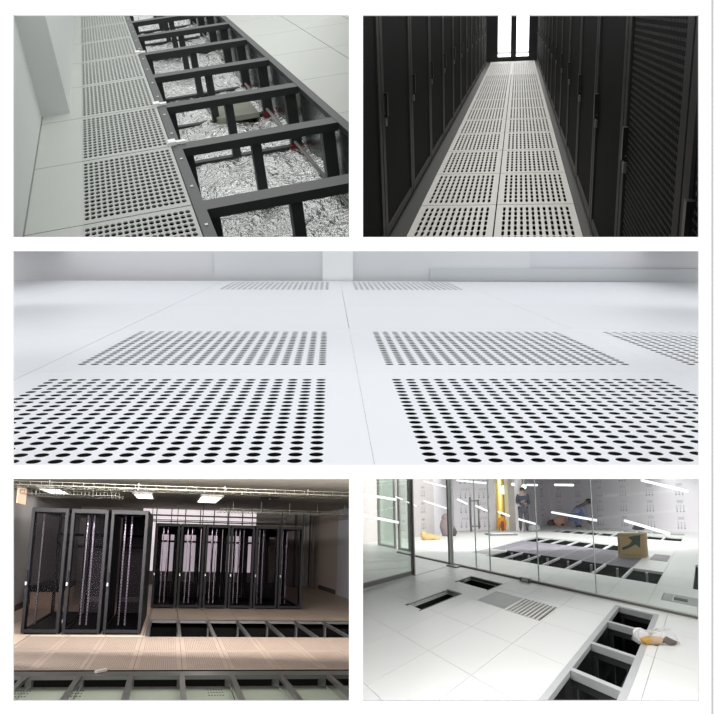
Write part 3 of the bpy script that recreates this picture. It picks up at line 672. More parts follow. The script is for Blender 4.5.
# rear trench A, perforated band, trench B, C, D
def bars(h, js, lab, grp, ist, wd=.05):
    for k, i in enumerate(ist):
        MB(r, (i, js[0], 0)).box(i-wd, i+wd, js[0], js[1], -.03, .006).done('cross_bar', mat('r5 white bar', (206, 208, 208), .4), None, lab % ORD[k], 'steel beam', grp)
ist = [2.55-.93*k for k in range(1, 8)]
bars(A, (5.9, 7.36), 'pale cross bar over the trench before the dark perforated tiles, %s from the right', 'cross bars of the rear trench', ist, .03)
ped = mat('r5 pedestal', (168, 172, 174), .4, metal=.3)
for k in range(8):
    i = 2.55-.93*k-.46
    if i < -4: break
    t = thing(r, 'floor_pedestal', 'grey pedestal frame standing in the rear trench, %s from the right' % ORD[k], 'pedestal', (i, 7.2, -.7), 'pedestals in the rear trench')
    B = lambda: MB(r, (i, 7.2, -.7))
    B().box(i-.03, i+.03, 7.1, 7.2, -.7, -.02).done('pedestal_post', ped, t)
    B().box(i-.38, i+.38, 7.12, 7.2, -.26, -.21).done('pedestal_rail', ped, t)
    B().box(i-.34, i-.28, 6.7, 6.76, -.7, -.12).box(i-.34, i+.3, 6.7, 6.76, -.2, -.16).done('pedestal_brace', ped, t)
    drop_if_bare(t)
c_ = 0
for jr in range(3):
    for k in range(8):
        i1 = 2.55-.93*k if k else 1.62; i1 = 1.62-.93*k; i0 = i1-.93; j0 = 7.36+.93*jr
        if i0 < -5.2-.6: continue
        b = holed(r, i0+.01, j0+.01, i1-.01, j0+.92, 0, .01, i0+.05, i1-.05, j0+.05, j0+.88, 14, 14, 8, 'round', .41, .41)
        b.done('perforated_floor_tile', per5, None, 'dark grey perforated tile behind the glass wall, %s row from the glass, %s from the right' % (ORD[jr], ORD[k]), 'floor tile', 'dark perforated tiles behind the glass', key='r5t', fill=False)
bars(Bt, (10.15, 11.9), 'pale cross bar over the middle trench behind the dark tiles, %s from the right', 'cross bars of the middle trench', [.7-.93*k for k in range(7)], .03)
bars(C, (14.6, 16.2), 'pale cross bar over the far trench before the back wall, %s from the right', 'cross bars of the far trench', [1.7-.93*k for k in range(8)], .05)
bars(Dd, (17.4, 18.3), 'pale cross bar over the last trench at the back wall, %s from the right', 'cross bars of the last trench', [1.7-.93*k for k in range(8)], .05)
MB(r, (-5.05, 6.2, 0)).box(-5.08, -4.02, 6.12, 7.3, -.04, 0).done('grey_floor_panel', mat('r5 grey panel', (150, 150, 150), .5, vary=.2, vscale=2), None, 'grey floor panel at the left end of the rear trench', 'floor panel')
MB(r, (.9, 10.3, 0)).box(1.9, 2.5, 9.05, 10.28, -.04, 0).done('grey_floor_panel', mat('r5 dark panel', (120, 112, 118), .5, vary=.4, vscale=4), None, 'dark patterned floor panel just right of the cardboard box', 'floor panel')
t = thing(r, 'floor_hatch', 'grey floor hatch with a dark middle behind the glass at the right edge', 'hatch', (2.8, 4.7, 0))
MB(r, (2.8, 4.7, 0)).box(2.8, 3.88, 4.7, 5.24, -.04, 0).done('hatch_panel', mat('r5 hatch', (152, 154, 152), .4), t)
MB(r, (2.8, 4.7, 0)).box(3.02, 3.3, 4.86, 5.02, -.01, .006).done('hatch_recess', mat('r5 hatch dark', (60, 62, 60), .6), t)
MB(r, (2.8, 4.7, 0)).box(3.0, 3.03, 4.7, 5.24, -.01, .006).done('hatch_joint', mat('r5 white bar', (206, 208, 208), .4), t)
# ---- glass
frm = mat('r5 aluminium profile', (172, 172, 168), .3, metal=.5); dkf = mat('r5 dark profile', (98, 94, 88), .4)
gm = glassmat('greenish glass', (249, 252, 250), .05, .02, (214, 224, 220))
gm2 = glassmat('green door glass', (228, 240, 233), .1, .12, (176, 196, 186))
GH = 2.3
jt = [-9.0, -7.9, -3.98, -2.74, -2.08, -.2, 1.47, 4.5]
gl_ = ['far left pane of the long glass wall', 'pane of the long glass wall left of the glass door', 'glass door leaf with a tall silver handle', 'narrow pane of the glass wall right of the door handle', 'pane of the long glass wall behind the shiny floor panel', 'middle pane of the long glass wall before the dark tiles', 'right-hand pane of the long glass wall at the near trench end']
for k in range(1, 7):
    t = thing(r, 'glass_door' if k == 2 else 'glass_panel', gl_[k], 'glass door' if k == 2 else 'glass panel', (jt[k], 4, 0), None if k == 2 else 'panes of the long glass wall')
    if k == 2:
        hm = mat('r5 handle steel', (170, 166, 164), .35, metal=.4); G = lambda: MB(r, (jt[k], 4, 0))
        hd = G().tube([(-2.83, 3.88, .6), (-2.83, 3.88, 1.14)], .02).done('handle', hm, t)
        G().tube([(-2.62, 4.08, .64), (-2.62, 4.08, 1.1)], .016).done('handle', hm, t)
        for h in (.68, 1.08): G().tube([(-2.83, 3.88, h), (-2.66, 4.08, h)], .012).done('handle_bracket', hm, hd)
    MB(r, (jt[k], 4, 0)).box(jt[k]+.006, jt[k+1]-.006, 3.985, 4.015, .03, GH).done('pane', gm, t)
    MB(r, (jt[k], 4, 0)).box(jt[k+1]-.012, jt[k+1]-.002, 3.97, 4.03, .03, GH).done('edge_strip', mat('r5 glass edge', (120, 134, 130), .3), t)
    drop_if_bare(t)
MB(r, (0, 4, 0)).box(-8, 4.6, 3.95, 3.975, 0, .02).box(-8, 4.6, 4.03, 4.07, 0, .02).done('trim_9', dkf, kind='structure')
MB(r, (0, 4, 0)).box(-8, 4.6, 3.975, 4.03, 0, .03).done('trim_10', mat('r5 channel', (206, 208, 204), .3), kind='structure')
MB(r, (-4.0, 4, 0)).box(-4.13, -4.0, 3.96, 4.04, 0, GH).done('door_frame_post', mat('r5 pale profile', (214, 218, 214), .3), None, 'slim pale vertical profile at the left edge of the glass door', 'post')
MB(r, (-3.99, 4, 0)).box(-4.22, -4.17, 3.96, 4.04, 0, GH).done('trim_11', dkf, kind='structure')
MB(r, (-3.8, 3.8, 0)).box(-4.05, -3.5, 3.72, 3.93, 0, .02).done('floor_plate', mat('r5 pivot plate', (128, 128, 124), .4, metal=.4), None, 'grey metal pivot plate on the floor at the foot of the glass door', 'plate')
t = thing(r, 'floor_lock', 'small silver floor lock at the foot of the glass wall, behind the shiny panel', 'lock', (-.7, 3.9, 0))
MB(r, (-.7, 3.9, 0)).box(-.8, -.44, 3.86, 3.95, 0, .05).done('lock_body', mat('r5 lock', (96, 96, 92), .4), t)
MB(r, (-.7, 3.9, 0)).box(-.72, -.5, 3.85, 3.865, .01, .045).done('lock_face', mat('r5 lock face', (210, 210, 206), .3), t)
t = thing(r, 'glass_panel', 'framed glass screen at the left edge, nearest the viewer', 'glass panel', (-3.98, 1, 0))
MB(r, (-3.98, 1, 0)).box(-3.99, -3.97, -1.0, 2.25, .06, GH).done('pane', glassmat('clear screen glass', (246, 249, 247), .07, .03, (236, 236, 234)), t)
MB(r, (-3.98, 1, 0)).box(-4.02, -3.94, -1.0, 2.25, .02, .075).done('bottom_rail', mat('r5 rail dark', (84, 80, 74), .4), t)
MB(r, (-3.98, 1, 0)).box(-4.04, -3.9, -1.0, 2.25, 0, .02).done('sill', mat('r5 sill grey', (176, 178, 172), .5), t)
t = thing(r, 'corner_post', 'silver corner post where the framed glass screen ends', 'post', (-3.95, 2.3, 0))
MB(r, (-3.95, 2.3, 0)).box(-4.06, -3.95, 2.24, 2.31, 0, GH).done('post_profile', frm, t)
MB(r, (-3.95, 2.3, 0)).box(-3.95, -3.9, 2.25, 2.3, 0, GH).done('post_edge', dkf, t)
MB(r, (-3.9, 2.5, 0)).box(-3.95, -3.93, 2.31, 3.96, 0, .004).done('trim_12', mat('r5 joint', (170, 172, 168), .5), kind='structure')
# green framed door unit behind the left screen
for n, (a, c, lab) in enumerate(((-10.9, -8.95, 'green tinted framed glass door behind the left screen'), (-8.75, -7.6, 'narrow framed glass pane beside the green glass door'))):
    t = thing(r, 'glass_door', lab, 'glass door', (a, 4.5, 0))
    j = 4.48
    MB(r, (a, 4.5, 0)).box(a, a+.22, j-.03, j+.03, 0, GH).box(c-.2, c, j-.03, j+.03, 0, GH).box(a, c, j-.03, j+.03, 0, .05).done('door_frame', mat('r5 door profile', (122, 122, 112), .4), t)
    MB(r, (a, 4.5, 0)).box(a+.2, c-.2, j-.01, j+.01, .05, GH).done('pane', gm2 if n == 0 else gm, t)
# ---- walls behind
wall5 = mat('r5 film-covered wall', (234, 229, 234), .6, vary=.05, vscale=.5); wallp = mat('r5 pink grey wall', (206, 198, 196), .6)
mk = mat('film print grey', (170, 168, 180), .8); mk2 = mat('film print dark', (120, 118, 130), .8)
def wallseg(name, a, b, m=wall5, h=2.6, h0=0):
    P, Q = r.m((a[0], a[1], 0)), r.m((b[0], b[1], 0)); d = (Q-P).normalized(); n = Vector((-d.y, d.x, 0))*.15
    if n.dot(Vector((1, -.2, 0))) > 0: n = -n      # thickness goes away from the viewer
    z0 = r.m((0, 0, h0)); z1 = r.m((0, 0, h)); bb = MB(r, (a[0], a[1], 0))
    bb.hexa([P+z0, Q+z0, Q+n+z0, P+n+z0, P+z1, Q+z1, Q+n+z1, P+n+z1])
    return bb.done(name, m, kind='structure')
PW = [(-12.4, 3.2), (-11.75, 9.0), (-12.1, 11.2), (-9.62, 13.45)]
PV = [(-8.72, 14.0), (-7.66, 13.93)]
PB = [(-7.66, 13.93), (-8.1, 16.7), (-7.64, 19.2), (4.6, 19.2)]
wallseg('wall_left_a', PW[0], PW[1], wallp); wallseg('wall_left_b', PW[1], PW[2]); wallseg('wall_left_c', PW[2], PW[3])
curt = mat('r5 white sheet', (232, 228, 222), .7, vary=.12, vscale=2)
wallseg('wall_middle_a', PV[0], PV[1], curt); wallseg('wall_middle_b', PB[0], PB[1]); wallseg('wall_middle_c', PB[1], PB[2]); wallseg('wall_back', PB[2], PB[3])
wallseg('wall_doorway_return', PW[3], (-11.2, 16.6), mat('r5 yellow wall', (252, 242, 205), 1, spec=0)); wallseg('wall_doorway_back', (-11.2, 16.6), (-8.72, 16.9), mat('r5 yellow wall', (252, 242, 205), 1, spec=0))
wallseg('wall_doorway_side', (-8.72, 16.9), (-8.72, 14.0), mat('r5 yellow wall', (252, 242, 205), 1, spec=0))
def marks(name, a, b, ts, hs, sc_=1.):
    """rows of printed film marks: a four-sign line with three small figures under it"""
    P, Q = r.m((a[0], a[1], 0)), r.m((b[0], b[1], 0)); d = (Q-P).normalized(); n = Vector((-d.y, d.x, 0))
    if n.dot(Vector((1, -.2, 0))) < 0: n = -n
    L = MB(r, (a[0], a[1], 0)); D2 = MB(r, (a[0], a[1], 0)); o = n*.012
    def rect(B, c, w_, h_):
        x = d*w_/2; z = Vector((0, 0, h_/2)); B.hexa([c-x-z, c+x-z, c+x-z+o, c-x-z+o, c-x+z, c+x+z, c+x+z+o, c-x+z+o])
    for ti, t in enumerate(ts):
        for h in hs:
            c = P+(Q-P)*t+r.m((0, 0, h)); c = c+n*.002
            for q in range(4):
                x = (q-1.5)*.085*sc_
                rect(L, c+d*x+Vector((0, 0, .025*sc_)), .05*sc_, .01*sc_); rect(L, c+d*x+Vector((0, 0, -.025*sc_)), .05*sc_, .01*sc_); rect(L, c+d*x, .01*sc_, .05*sc_)
            for q in range(3):
                x = (q-1)*.17*sc_; z = -.2*sc_
                rect(L, c+d*x+Vector((0, 0, z+.07*sc_)), .02*sc_, .05*sc_); rect(L, c+d*x+Vector((0, 0, z)), .05*sc_, .03*sc_)
                rect(D2, c+d*x+Vector((0, 0, z-.07*sc_)), .045*sc_, .04*sc_)
    L.done('wall_print_'+name, mk, kind='structure'); D2.done('wall_print_dark_'+name, mk2, kind='structure')
marks('back', PB[2], PB[3], [.07, .22, .37, .52, .67, .82, .95], [.42, .94, 1.46, 1.98], 1.25)
marks('left', PW[2], PW[3], [.28, .72], [.42, .94, 1.46, 1.98], 1.2)
marks('middle', PB[1], PB[2], [.5], [.42, .94, 1.46, 1.98], 1.2)
marks('near', PW[0], PW[1], [.6, .85], [.5, 1.0, 1.5], 1.1)
# ---- glowing tubes painted as lamp reflections along the glass
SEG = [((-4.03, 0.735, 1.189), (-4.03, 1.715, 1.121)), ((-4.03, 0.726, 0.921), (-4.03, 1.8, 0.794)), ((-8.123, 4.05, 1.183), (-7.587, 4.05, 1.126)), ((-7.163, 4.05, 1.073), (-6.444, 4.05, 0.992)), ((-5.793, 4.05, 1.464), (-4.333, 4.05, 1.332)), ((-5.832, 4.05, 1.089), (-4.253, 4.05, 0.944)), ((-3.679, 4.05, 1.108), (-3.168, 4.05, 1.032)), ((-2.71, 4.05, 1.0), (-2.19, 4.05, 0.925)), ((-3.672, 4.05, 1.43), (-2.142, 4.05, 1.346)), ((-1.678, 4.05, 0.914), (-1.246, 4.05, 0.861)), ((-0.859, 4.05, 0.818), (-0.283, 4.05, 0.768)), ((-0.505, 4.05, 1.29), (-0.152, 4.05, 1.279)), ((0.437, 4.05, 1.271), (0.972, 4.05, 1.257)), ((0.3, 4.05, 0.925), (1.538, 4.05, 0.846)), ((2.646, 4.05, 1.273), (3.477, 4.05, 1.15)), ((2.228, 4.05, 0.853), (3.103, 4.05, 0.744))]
glowm = mat('white glow', (255, 255, 255), .5, emit=1.3)  # one glow for the painted reflections and the real bulbs
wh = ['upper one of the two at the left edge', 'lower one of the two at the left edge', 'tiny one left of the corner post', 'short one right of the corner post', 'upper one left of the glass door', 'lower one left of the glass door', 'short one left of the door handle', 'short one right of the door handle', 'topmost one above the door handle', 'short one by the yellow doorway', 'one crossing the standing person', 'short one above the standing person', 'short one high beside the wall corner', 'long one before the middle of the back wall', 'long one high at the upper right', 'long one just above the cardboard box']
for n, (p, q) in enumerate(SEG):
    MB(r, p).tube([p, q], .021 if n < 2 else .017, 6).done('reflection_streak', glowm, None, 'thin white glow standing in for a reflection on the glass, ' + wh[n], 'painted reflection', 'painted reflections along the glass')
# ---- lamps hanging behind
for n, (p, rad) in enumerate((((-9.11, 14, 1.43), .17), ((-7.98, 13.7, 1.6), .06), ((-7.05, 13.85, 1.5), .09))):
    t = thing(r, 'hanging_lamp', ['glowing round lamp in the yellow doorway', 'small white lamp over the white sheet', 'small white lamp above the standing person'][n], 'lamp', p)
    MB(r, p).ball(p, rad*1.12).done('bulb', glowm, t)
    MB(r, p).tube([p, (p[0], p[1], 2.4)], .012, 6).done('cord', mat('lamp cord', (200, 200, 200), .6), t)
def skin(verts, edges, radii, sub=1, root=0):
    me = bpy.data.meshes.new('tmp'); me.from_pydata([Vector(v) for v in verts], edges, []); o = bpy.data.objects.new('tmp', me); col.objects.link(o)
    md = o.modifiers.new('s', 'SKIN'); md.use_smooth_shade = True
    for k, d in enumerate(me.skin_vertices[0].data):
        q = radii[k]; d.radius = (q, q) if not isinstance(q, tuple) else q; d.use_root = (k == root)
    sb = o.modifiers.new('u', 'SUBSURF'); sb.levels = sub; sb.render_levels = sub
    dg = bpy.context.evaluated_depsgraph_get(); ev = o.evaluated_get(dg); m2 = bpy.data.meshes.new_from_object(ev)
    V = [v.co.copy() for v in m2.vertices]; F = [tuple(p.vertices) for p in m2.polygons]
    bpy.data.objects.remove(o); bpy.data.meshes.remove(me); bpy.data.meshes.remove(m2); return V, F
RIGHT = math.atan2(.98, .195)
def person(base, rz, J, S_, lab, shirtc, trouserc, hairc, skinc=(206, 160, 132), extra=None, shoe=(50, 46, 48)):
    """J: joints in metres (x = person's left-right seen from the front, y = away from viewer, z up)"""
    t = thing(r, 'person', lab, 'person', base); Rz = Matrix.Rotation(rz, 3, 'Z'); b0 = r.m(base)
    def put(V, F, name, m, parent=t):
        b = MB(r, base); b.add([b0+Rz@(v*S_) for v in V], F, True); return b.done(name, m, parent)
    names = [n for n in J if n != 'face']; ix = {n: k for k, n in enumerate(names)}
    ed = [(a, c) for a, c in (('pelvis', 'waist'), ('waist', 'chest'), ('chest', 'neck'), ('neck', 'head'), ('head', 'crown'), ('chest', 'shl'), ('shl', 'ell'), ('ell', 'wrl'), ('wrl', 'hal'), ('chest', 'shr'), ('shr', 'elr'), ('elr', 'wrr'), ('wrr', 'har'),
          ('pelvis', 'hil'), ('hil', 'knl'), ('knl', 'anl'), ('anl', 'tol'), ('pelvis', 'hir'), ('hir', 'knr'), ('knr', 'anr'), ('anr', 'tor'))]
    R_ = dict(pelvis=.125, waist=.115, chest=.15, neck=.055, head=.095, crown=.075, shl=.07, shr=.07, ell=.046, elr=.046, wrl=.032, wrr=.032, hal=.036, har=.036, hil=.095, hir=.095, knl=.062, knr=.062, anl=.042, anr=.042, tol=.036, tor=.036)
    V, F = skin([J[n] for n in names], [(ix[a], ix[c]) for a, c in ed], [R_[n] for n in names], 2, ix['pelvis'])
    sk = mat('skin %d' % skinc[0], skinc, .6); put(V, F, 'body', sk)
    def sub(ns, eds, grow, name, m):
        q = {n: k for k, n in enumerate(ns)}
        V, F = skin([J[n] for n in ns], [(q[a], q[c]) for a, c in eds], [R_[n]+grow for n in ns], 2, 0); put(V, F, name, m)
    sub(['waist', 'pelvis', 'chest', 'neckb', 'shl', 'ell', 'wrl', 'shr', 'elr', 'wrr'] if 'neckb' in J else ['waist', 'pelvis', 'chest', 'shl', 'ell', 'wrl', 'shr', 'elr', 'wrr'],
        [('pelvis', 'waist'), ('waist', 'chest'), ('chest', 'shl'), ('shl', 'ell'), ('ell', 'wrl'), ('chest', 'shr'), ('shr', 'elr'), ('elr', 'wrr')], .02, 'shirt', mat('cloth %d %d %d' % shirtc, shirtc, .8))
    sub(['pelvis', 'hil', 'knl', 'anl', 'hir', 'knr', 'anr'], [('pelvis', 'hil'), ('hil', 'knl'), ('knl', 'anl'), ('pelvis', 'hir'), ('hir', 'knr'), ('knr', 'anr')], .022, 'trousers', mat('cloth %d %d %d' % trouserc, trouserc, .8))
    for s in 'lr':
        V, F = skin([J['an'+s], J['to'+s]], [(0, 1)], [.052, .046], 1); put(V, F, 'shoe', mat('shoe', shoe, .6))
    # hair cap, face
    H = Vector(J['head']); C2 = Vector(J['crown']); up = (C2-H).normalized(); f = Vector(J.get('face', (0, -1, 0))).normalized()
    b = MB(r, base); cc = b0+Rz@((H+up*.06-f*.022)*S_)
    b.ball(cc, .112*S_, 1, 1, .92, 12, metric=True); b.done('hair', mat('hair %d' % hairc[0], hairc, .7), t)
    side = up.cross(f).normalized()
    def dot(name, v, rad, m, sx=1, sz=1):
        b = MB(r, base); b.ball(b0+Rz@(v*S_), rad*S_, sx, 1, sz, 8, metric=True); b.done(name, m, t)
    for s in (-1, 1):
        dot('eye', H+f*.098+side*s*.035+up*.015, .012, mat('eye dark', (30, 24, 22), .4)); dot('ear', H+side*s*.1, .025, sk)
    dot('nose', H+f*.108-up*.012, .017, sk); dot('mouth', H+f*.1-up*.045, .018, mat('lips', (150, 88, 80), .6), 1.3, .4)
    # five fingers on each hand
    for s in 'lr':
        hd = Vector(J['ha'+s]); wr = Vector(J['wr'+s]); d = (hd-wr).normalized(); sd = d.cross(Vector((0, 1, 0)));
        sd = sd.normalized() if sd.length > .1 else Vector((1, 0, 0))
        b = MB(r, base)
        for q in range(4):
            a = hd+sd*(q-1.5)*.02; L = (.06, .075, .07, .055)[q]
            b.tube([b0+Rz@(a*S_), b0+Rz@((a+d*L*.6)*S_), b0+Rz@((a+d*L-Vector((0, .012, 0)))*S_)], .009*S_, 6, metric=True)
        a = wr+sd*-.03; b.tube([b0+Rz@(a*S_), b0+Rz@((a-sd*.03+d*.045)*S_)], .01*S_, 6, metric=True)
        b.done('fingers', sk, t)
    if extra: extra(t, b0, Rz, S_)
    return t
stand = dict(pelvis=(0, 0, .93), waist=(0, -.01, 1.1), chest=(0, 0, 1.33), neck=(0, -.01, 1.5), head=(0, -.02, 1.6), crown=(0, -.01, 1.69), shl=(.19, 0, 1.41), ell=(.25, .0, 1.13), wrl=(.1, -.2, 1.08), hal=(.03, -.24, 1.1),
    shr=(-.19, 0, 1.41), elr=(-.25, -.02, 1.14), wrr=(-.09, -.2, 1.17), har=(-.02, -.24, 1.2), hil=(.1, 0, .88), knl=(.13, -.02, .48), anl=(.14, .02, .08), tol=(.17, -.13, .04), hir=(-.1, 0, .88), knr=(-.12, -.02, .48), anr=(-.13, .02, .08), tor=(-.15, -.13, .04))
person((-7.15, 13.75, 0), RIGHT, stand, .95, 'person standing in dark grey clothes with forearms folded in front, beyond the glass wall', (64, 66, 76), (72, 70, 80), (60, 50, 50), (150, 128, 124))
squat = dict(pelvis=(0, .12, .3), waist=(0, .08, .44), chest=(.02, -.02, .66), neck=(.03, -.06, .8), head=(.05, -.1, .9), crown=(.05, -.09, .99), shl=(.2, -.05, .72), ell=(.24, -.2, .5), wrl=(.12, -.36, .42), hal=(.08, -.42, .4),
    shr=(-.16, -.03, .72), elr=(-.24, -.18, .5), wrr=(-.06, -.34, .38), har=(0, -.4, .36), hil=(.12, .1, .28), knl=(.22, -.26, .46), anl=(.17, -.12, .08), tol=(.2, -.27, .04), hir=(-.12, .1, .28), knr=(-.22, -.26, .46), anr=(-.17, -.12, .08), tor=(-.2, -.27, .04))
def tool(t, b0, Rz, S_):
    pass
person((-8.95, 13.3, 0), RIGHT, squat, .62, 'person in an orange jacket crouching in the yellow doorway', (238, 160, 60), (232, 150, 60), (96, 62, 40), (226, 160, 110))
bend = dict(pelvis=(.1, .05, .55), waist=(.06, .02, .68), chest=(-.12, -.02, .84), neck=(-.0, -.04, .0), head=(0, 0, 0), crown=(0, 0, 0))
bend = dict(pelvis=(-.2, .05, .42), waist=(-.1, .03, .56), chest=(.08, 0, .76), neck=(.24, -.02, .86), head=(.34, -.04, .9), crown=(.41, -.04, .95), face=(.6, -.6, -.3), shl=(.14, -.12, .72), ell=(.2, -.2, .48), wrl=(.3, -.25, .28), hal=(.33, -.26, .2),
    shr=(.06, .16, .74), elr=(.16, .1, .48), wrr=(.3, 0, .3), har=(.34, -.04, .22), hil=(-.2, -.07, .38), knl=(.06, -.14, .44), anl=(-.06, -.1, .08), tol=(.07, -.14, .04), hir=(-.2, .16, .38), knr=(.04, .2, .42), anr=(-.1, .16, .08), tor=(.03, .18, .04))
person((-4.6, 18.2, 0), RIGHT, bend, 1.15, 'person in blue grey bending low at the back wall left of the long white reflection streak', (126, 136, 168), (110, 116, 150), (30, 28, 34), (110, 90, 90))
# ---- loose things in the rear
def lump(name, base, parts, lab, cat, rot=RIGHT):
    t = thing(r, name, lab, cat, base); b0 = r.m(base); Rz = Matrix.Rotation(rot, 3, 'Z')
    for pn, shapes, m in parts:
        b = MB(r, base)
        for (c, sz, rr) in shapes:
            q = Vector(c); V = []
            bb = MB(r, base); bb.ball((0, 0, 0), .5, sz[0], sz[1], sz[2], 12, metric=True)
            R2_ = Matrix.Rotation(rr, 3, 'Y')
            for v in bb.v:
                v = R2_@v; v = v+Vector((1, .6, .8))*noise.noise(v*6+q*5)*.12*min(sz)
                V.append(b0+Rz@(v+q))
            b.add(V, bb.f, True)
        b.done(pn, m, t)
    return t
lump('covered_bundle', (-10.35, 8.9, 0), [('cover', [((0, 0, .33), (.42, .35, .72), 0), ((.1, 0, .2), (.5, .36, .5), 0), ((0, 0, .62), (.3, .28, .3), 0)], mat('bundle grey', (136, 122, 122), .8)), ('side_pouch', [((.26, -.05, .14), (.22, .3, .34), 0)], mat('bundle dark', (78, 66, 68), .8))], 'dark grey covered bundle standing against the wall left of the glass door', 'bundle')
lump('sack', (-10.0, 7.2, 0), [('sack_body', [((0, 0, .09), (.5, .3, .22), 0), ((-.16, 0, .14), (.2, .2, .28), 0), ((.24, 0, .05), (.3, .2, .14), 0)], mat('ochre sack', (206, 176, 120), .8))], 'ochre sack lying on the floor behind the glass left of the grey bundle', 'sack')
lump('tool_bag', (-7.35, 18.6, 0), [('bag_body', [((0, 0, .12), (.42, .3, .28), 0), ((.28, 0, .1), (.3, .26, .22), 0)], mat('brown bag', (116, 84, 84), .8)), ('bag_flap', [((.05, -.1, .2), (.26, .2, .14), .2)], mat('bag dark', (70, 60, 66), .8))], 'brown and dark tool bag on the floor in the corner of the back wall', 'bag')
lump('cloth_heap', (-6.5, 18.7, 0), [('heap', [((0, 0, .2), (.62, .3, .42), 0), ((.15, 0, .34), (.3, .26, .2), .3)], mat('salmon cloth', (212, 164, 152), .8)), ('dark_end', [((.05, -.1, .06), (.16, .2, .12), 0)], mat('bag dark', (70, 60, 66), .8))], 'salmon pink cloth heap against the back wall left of the bending person', 'cloth')
lump('dark_box', (-6.35, 13.95, 0), [('box_body', [((0, 0, .13), (.5, .3, .28), 0)], mat('grey crate', (140, 140, 140), .7))], 'low grey bundle right beside the feet of the standing person', 'bundle')
lump('small_tool', (-.3, 18.95, 0), [('tool_body', [((0, 0, .06), (.5, .2, .14), 0), ((-.1, 0, .12), (.18, .16, .12), 0)], mat('tool dark', (60, 58, 66), .7))], 'small dark tool on the floor at the back wall above the cardboard box', 'tool')
lump('orange_can', (-8.62, 13.0, 0), [('can', [((0, 0, .2), (.14, .14, .4), 0)], mat('can dark', (120, 60, 40), .6))], 'small dark reddish can beside the crouching person in orange', 'can')
# floor frame lying flat
t = thing(r, 'floor_frame', 'dark rimmed white tray lying on the floor below the yellow doorway', 'tray', (-7.6, 11.4, 0))
b0 = r.m((-7.5, 11.35, 0)); 
MB(r, (-7.5, 11.35, 0)).mbox((-7.5, 11.35, .02), (.95, 1.3, .04), RIGHT).done('tray_rim', mat('tray rim', (104, 104, 110), .5), t)
t.matrix_world = r.M@Matrix.Translation(b0)
MB(r, (-7.5, 11.35, 0)).mbox((-7.5, 11.35, .05), (.78, .9, .02), RIGHT).done('tray_panel', mat('tray white', (226, 224, 230), .5), t)
# cardboard box
bp = (1.3, 9.15, 0); t = thing(r, 'cardboard_box', 'brown cardboard box with a green arrow mark standing on the dark perforated tiles', 'box', bp)
cbm = mat('cardboard', (176, 152, 112), .8, vary=.12, vscale=3); BR = RIGHT-.42; BW, BD, BH = .545, .45, .49
k = MB(r, bp).mbox((bp[0], bp[1], 0), (BW, BD, BH), BR, (0, 0, BH/2)); k.done('carton', cbm, t, rev=.004)
pm = mat('box print green', (44, 62, 44), .7); fy = -BD/2-.003
def face(name, pts, m, y=fy):
    R_ = Matrix.Rotation(BR, 3, 'Z'); c = r.m(bp); b = MB(r, bp); n = len(pts)
    b.add([c+R_@Vector((x, yy, z)) for yy in (y, y+.0028) for x, z in pts], [tuple(range(n)), tuple(range(n, 2*n))[::-1]]+[(q, n+q, n+(q+1) % n, (q+1) % n) for q in range(n)]); b.done(name, m, t)
face('arrow_mark', [(-.2, .2), (-.05, .26), (.02, .34), (-.06, .42), (.19, .46), (.17, .2), (.08, .27), (-.02, .21), (-.18, .15)], pm)
face('tape_strip', [(-BW/2, .445), (BW/2, .445), (BW/2, .46), (-BW/2, .46)], mat('box tape', (150, 128, 96), .5))
face('edge_print', [(-.2, .05), (.2, .05), (.2, .062), (-.2, .062)], mat('box print brown', (120, 98, 70), .7))
face('edge_print', [(-.25, .08), (-.235, .08), (-.235, .4), (-.25, .4)], mat('box print brown', (120, 98, 70), .7))
MB(r, bp).mbox(bp, (.006, .05, BH*.98), BR, (BW/2+.002, -.08, BH/2)).done('side_tape', mat('red brown tape', (130, 74, 64), .6), t)
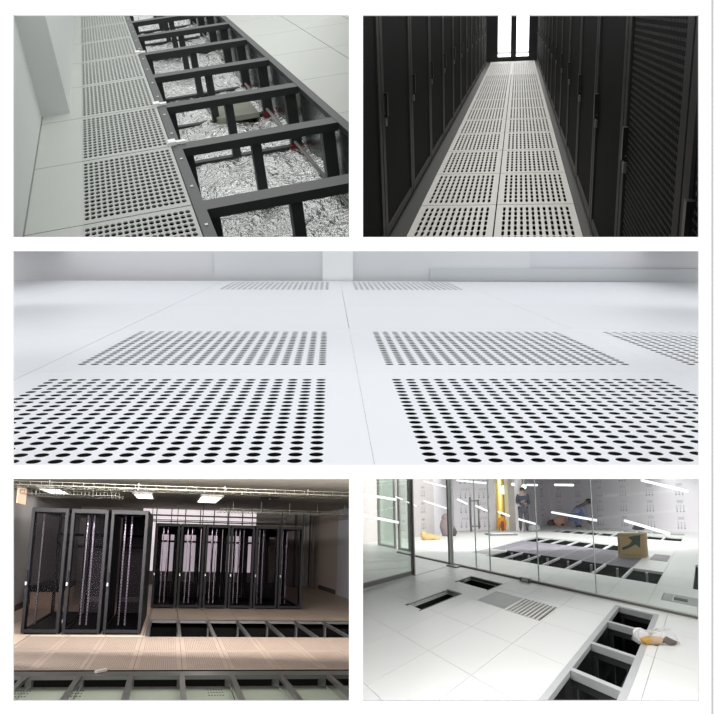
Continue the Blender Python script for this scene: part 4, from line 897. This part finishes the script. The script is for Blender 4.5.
# plastic bag with things in it
bg = (3.0, 2.45, 0); t = thing(r, 'plastic_bag', 'clear plastic bag holding yellow and dark things, at the right rail of the near trench', 'bag', bg); b0 = r.m(bg); Rz = Matrix.Rotation(RIGHT-.18, 3, 'Z')
def blob(name, c, sz, m, rr=0, seed=0, amp=.12, n=18):
    bb = MB(r, bg); bb.ball((0, 0, 0), .5, sz[0], sz[1], sz[2], n, metric=True); R_ = Matrix.Rotation(rr, 3, 'Z'); V = []
    for v in bb.v:
        v = R_@v; d = Vector((noise.noise(v*14+Vector((seed, 0, 0))), noise.noise(v*14+Vector((0, seed, 3))), noise.noise(v*14+Vector((7, 0, seed)))))*amp*min(sz)
        p = v+d+Vector(c); p.z = max(p.z, .003); V.append(b0+Rz@p)
    b = MB(r, bg); b.add(V, bb.f, True); return b.done(name, m, t)
film = glassmat('clear plastic film', (246, 246, 246), .12, .22, (246, 244, 240))
blob('bag_film', (.0, .03, .05), (.36, .18, .13), film, 0, 2, .5)
blob('bag_neck', (-.14, .09, .06), (.09, .07, .1), glassmat('gathered plastic film', (250, 250, 250), .1, .75, (244, 244, 244)), .3, 5, .5)
blob('bag_tail', (-.11, .04, .05), (.12, .08, .07), glassmat('gathered plastic film', (250, 250, 250), .1, .75, (244, 244, 244)), -.5, 8, .5)
blob('yellow_packet', (-.04, -.02, .035), (.2, .075, .07), mat('yellow packet', (214, 170, 66), .5, vary=.4, vscale=14, rgb2=(150, 112, 60)), 0, 3, .3)
blob('orange_end', (-.125, -.005, .03), (.04, .05, .05), mat('orange wrap', (232, 150, 96), .5), 0, 1, .3)
blob('dark_packet', (.09, -.03, .03), (.13, .07, .06), mat('dark packet', (104, 92, 84), .5, vary=.6, vscale=22), 0, 6, .4)
MB(r, bg).mbox(bg, (.03, .012, .004), RIGHT, (-.04, -.075, .003)).done('black_clip', mat('clip black', (40, 40, 40), .6), t)
# ---- added unseen fill lights of this hall, then the doorway lamp
cell_fill('added fill over the tiled hall', 530, 474.5, 3.2, 11, 330, 78, (1, 1, 1))
cell_fill('added fill over the middle hall', 530, 474.5, 14.5, 23, 330, 85, (1, .99, 1))
cell_fill('added fill over the rear hall', 530, 474.5, 22, 33.5, 335, 600, (1, .98, 1))
strip_fill('added fill strip of the glass hall', 475.6, 4.4, 366, 690, 4, 60, .06, (1, .99, 1))
strip_fill('added fill strip behind the glass wall', 475.3, 21, 505, 692, 3, 800, -.25, (1, .98, 1))
pl = bpy.data.lights.new('warm lamp in the doorway', 'POINT'); pl.energy = 70; pl.color = (1, .88, .6); pl.shadow_soft_size = .2
po = bpy.data.objects.new('warm lamp in the doorway', pl); col.objects.link(po); po.location = r.M@r.m((-9.6, 15.7, 1.75))
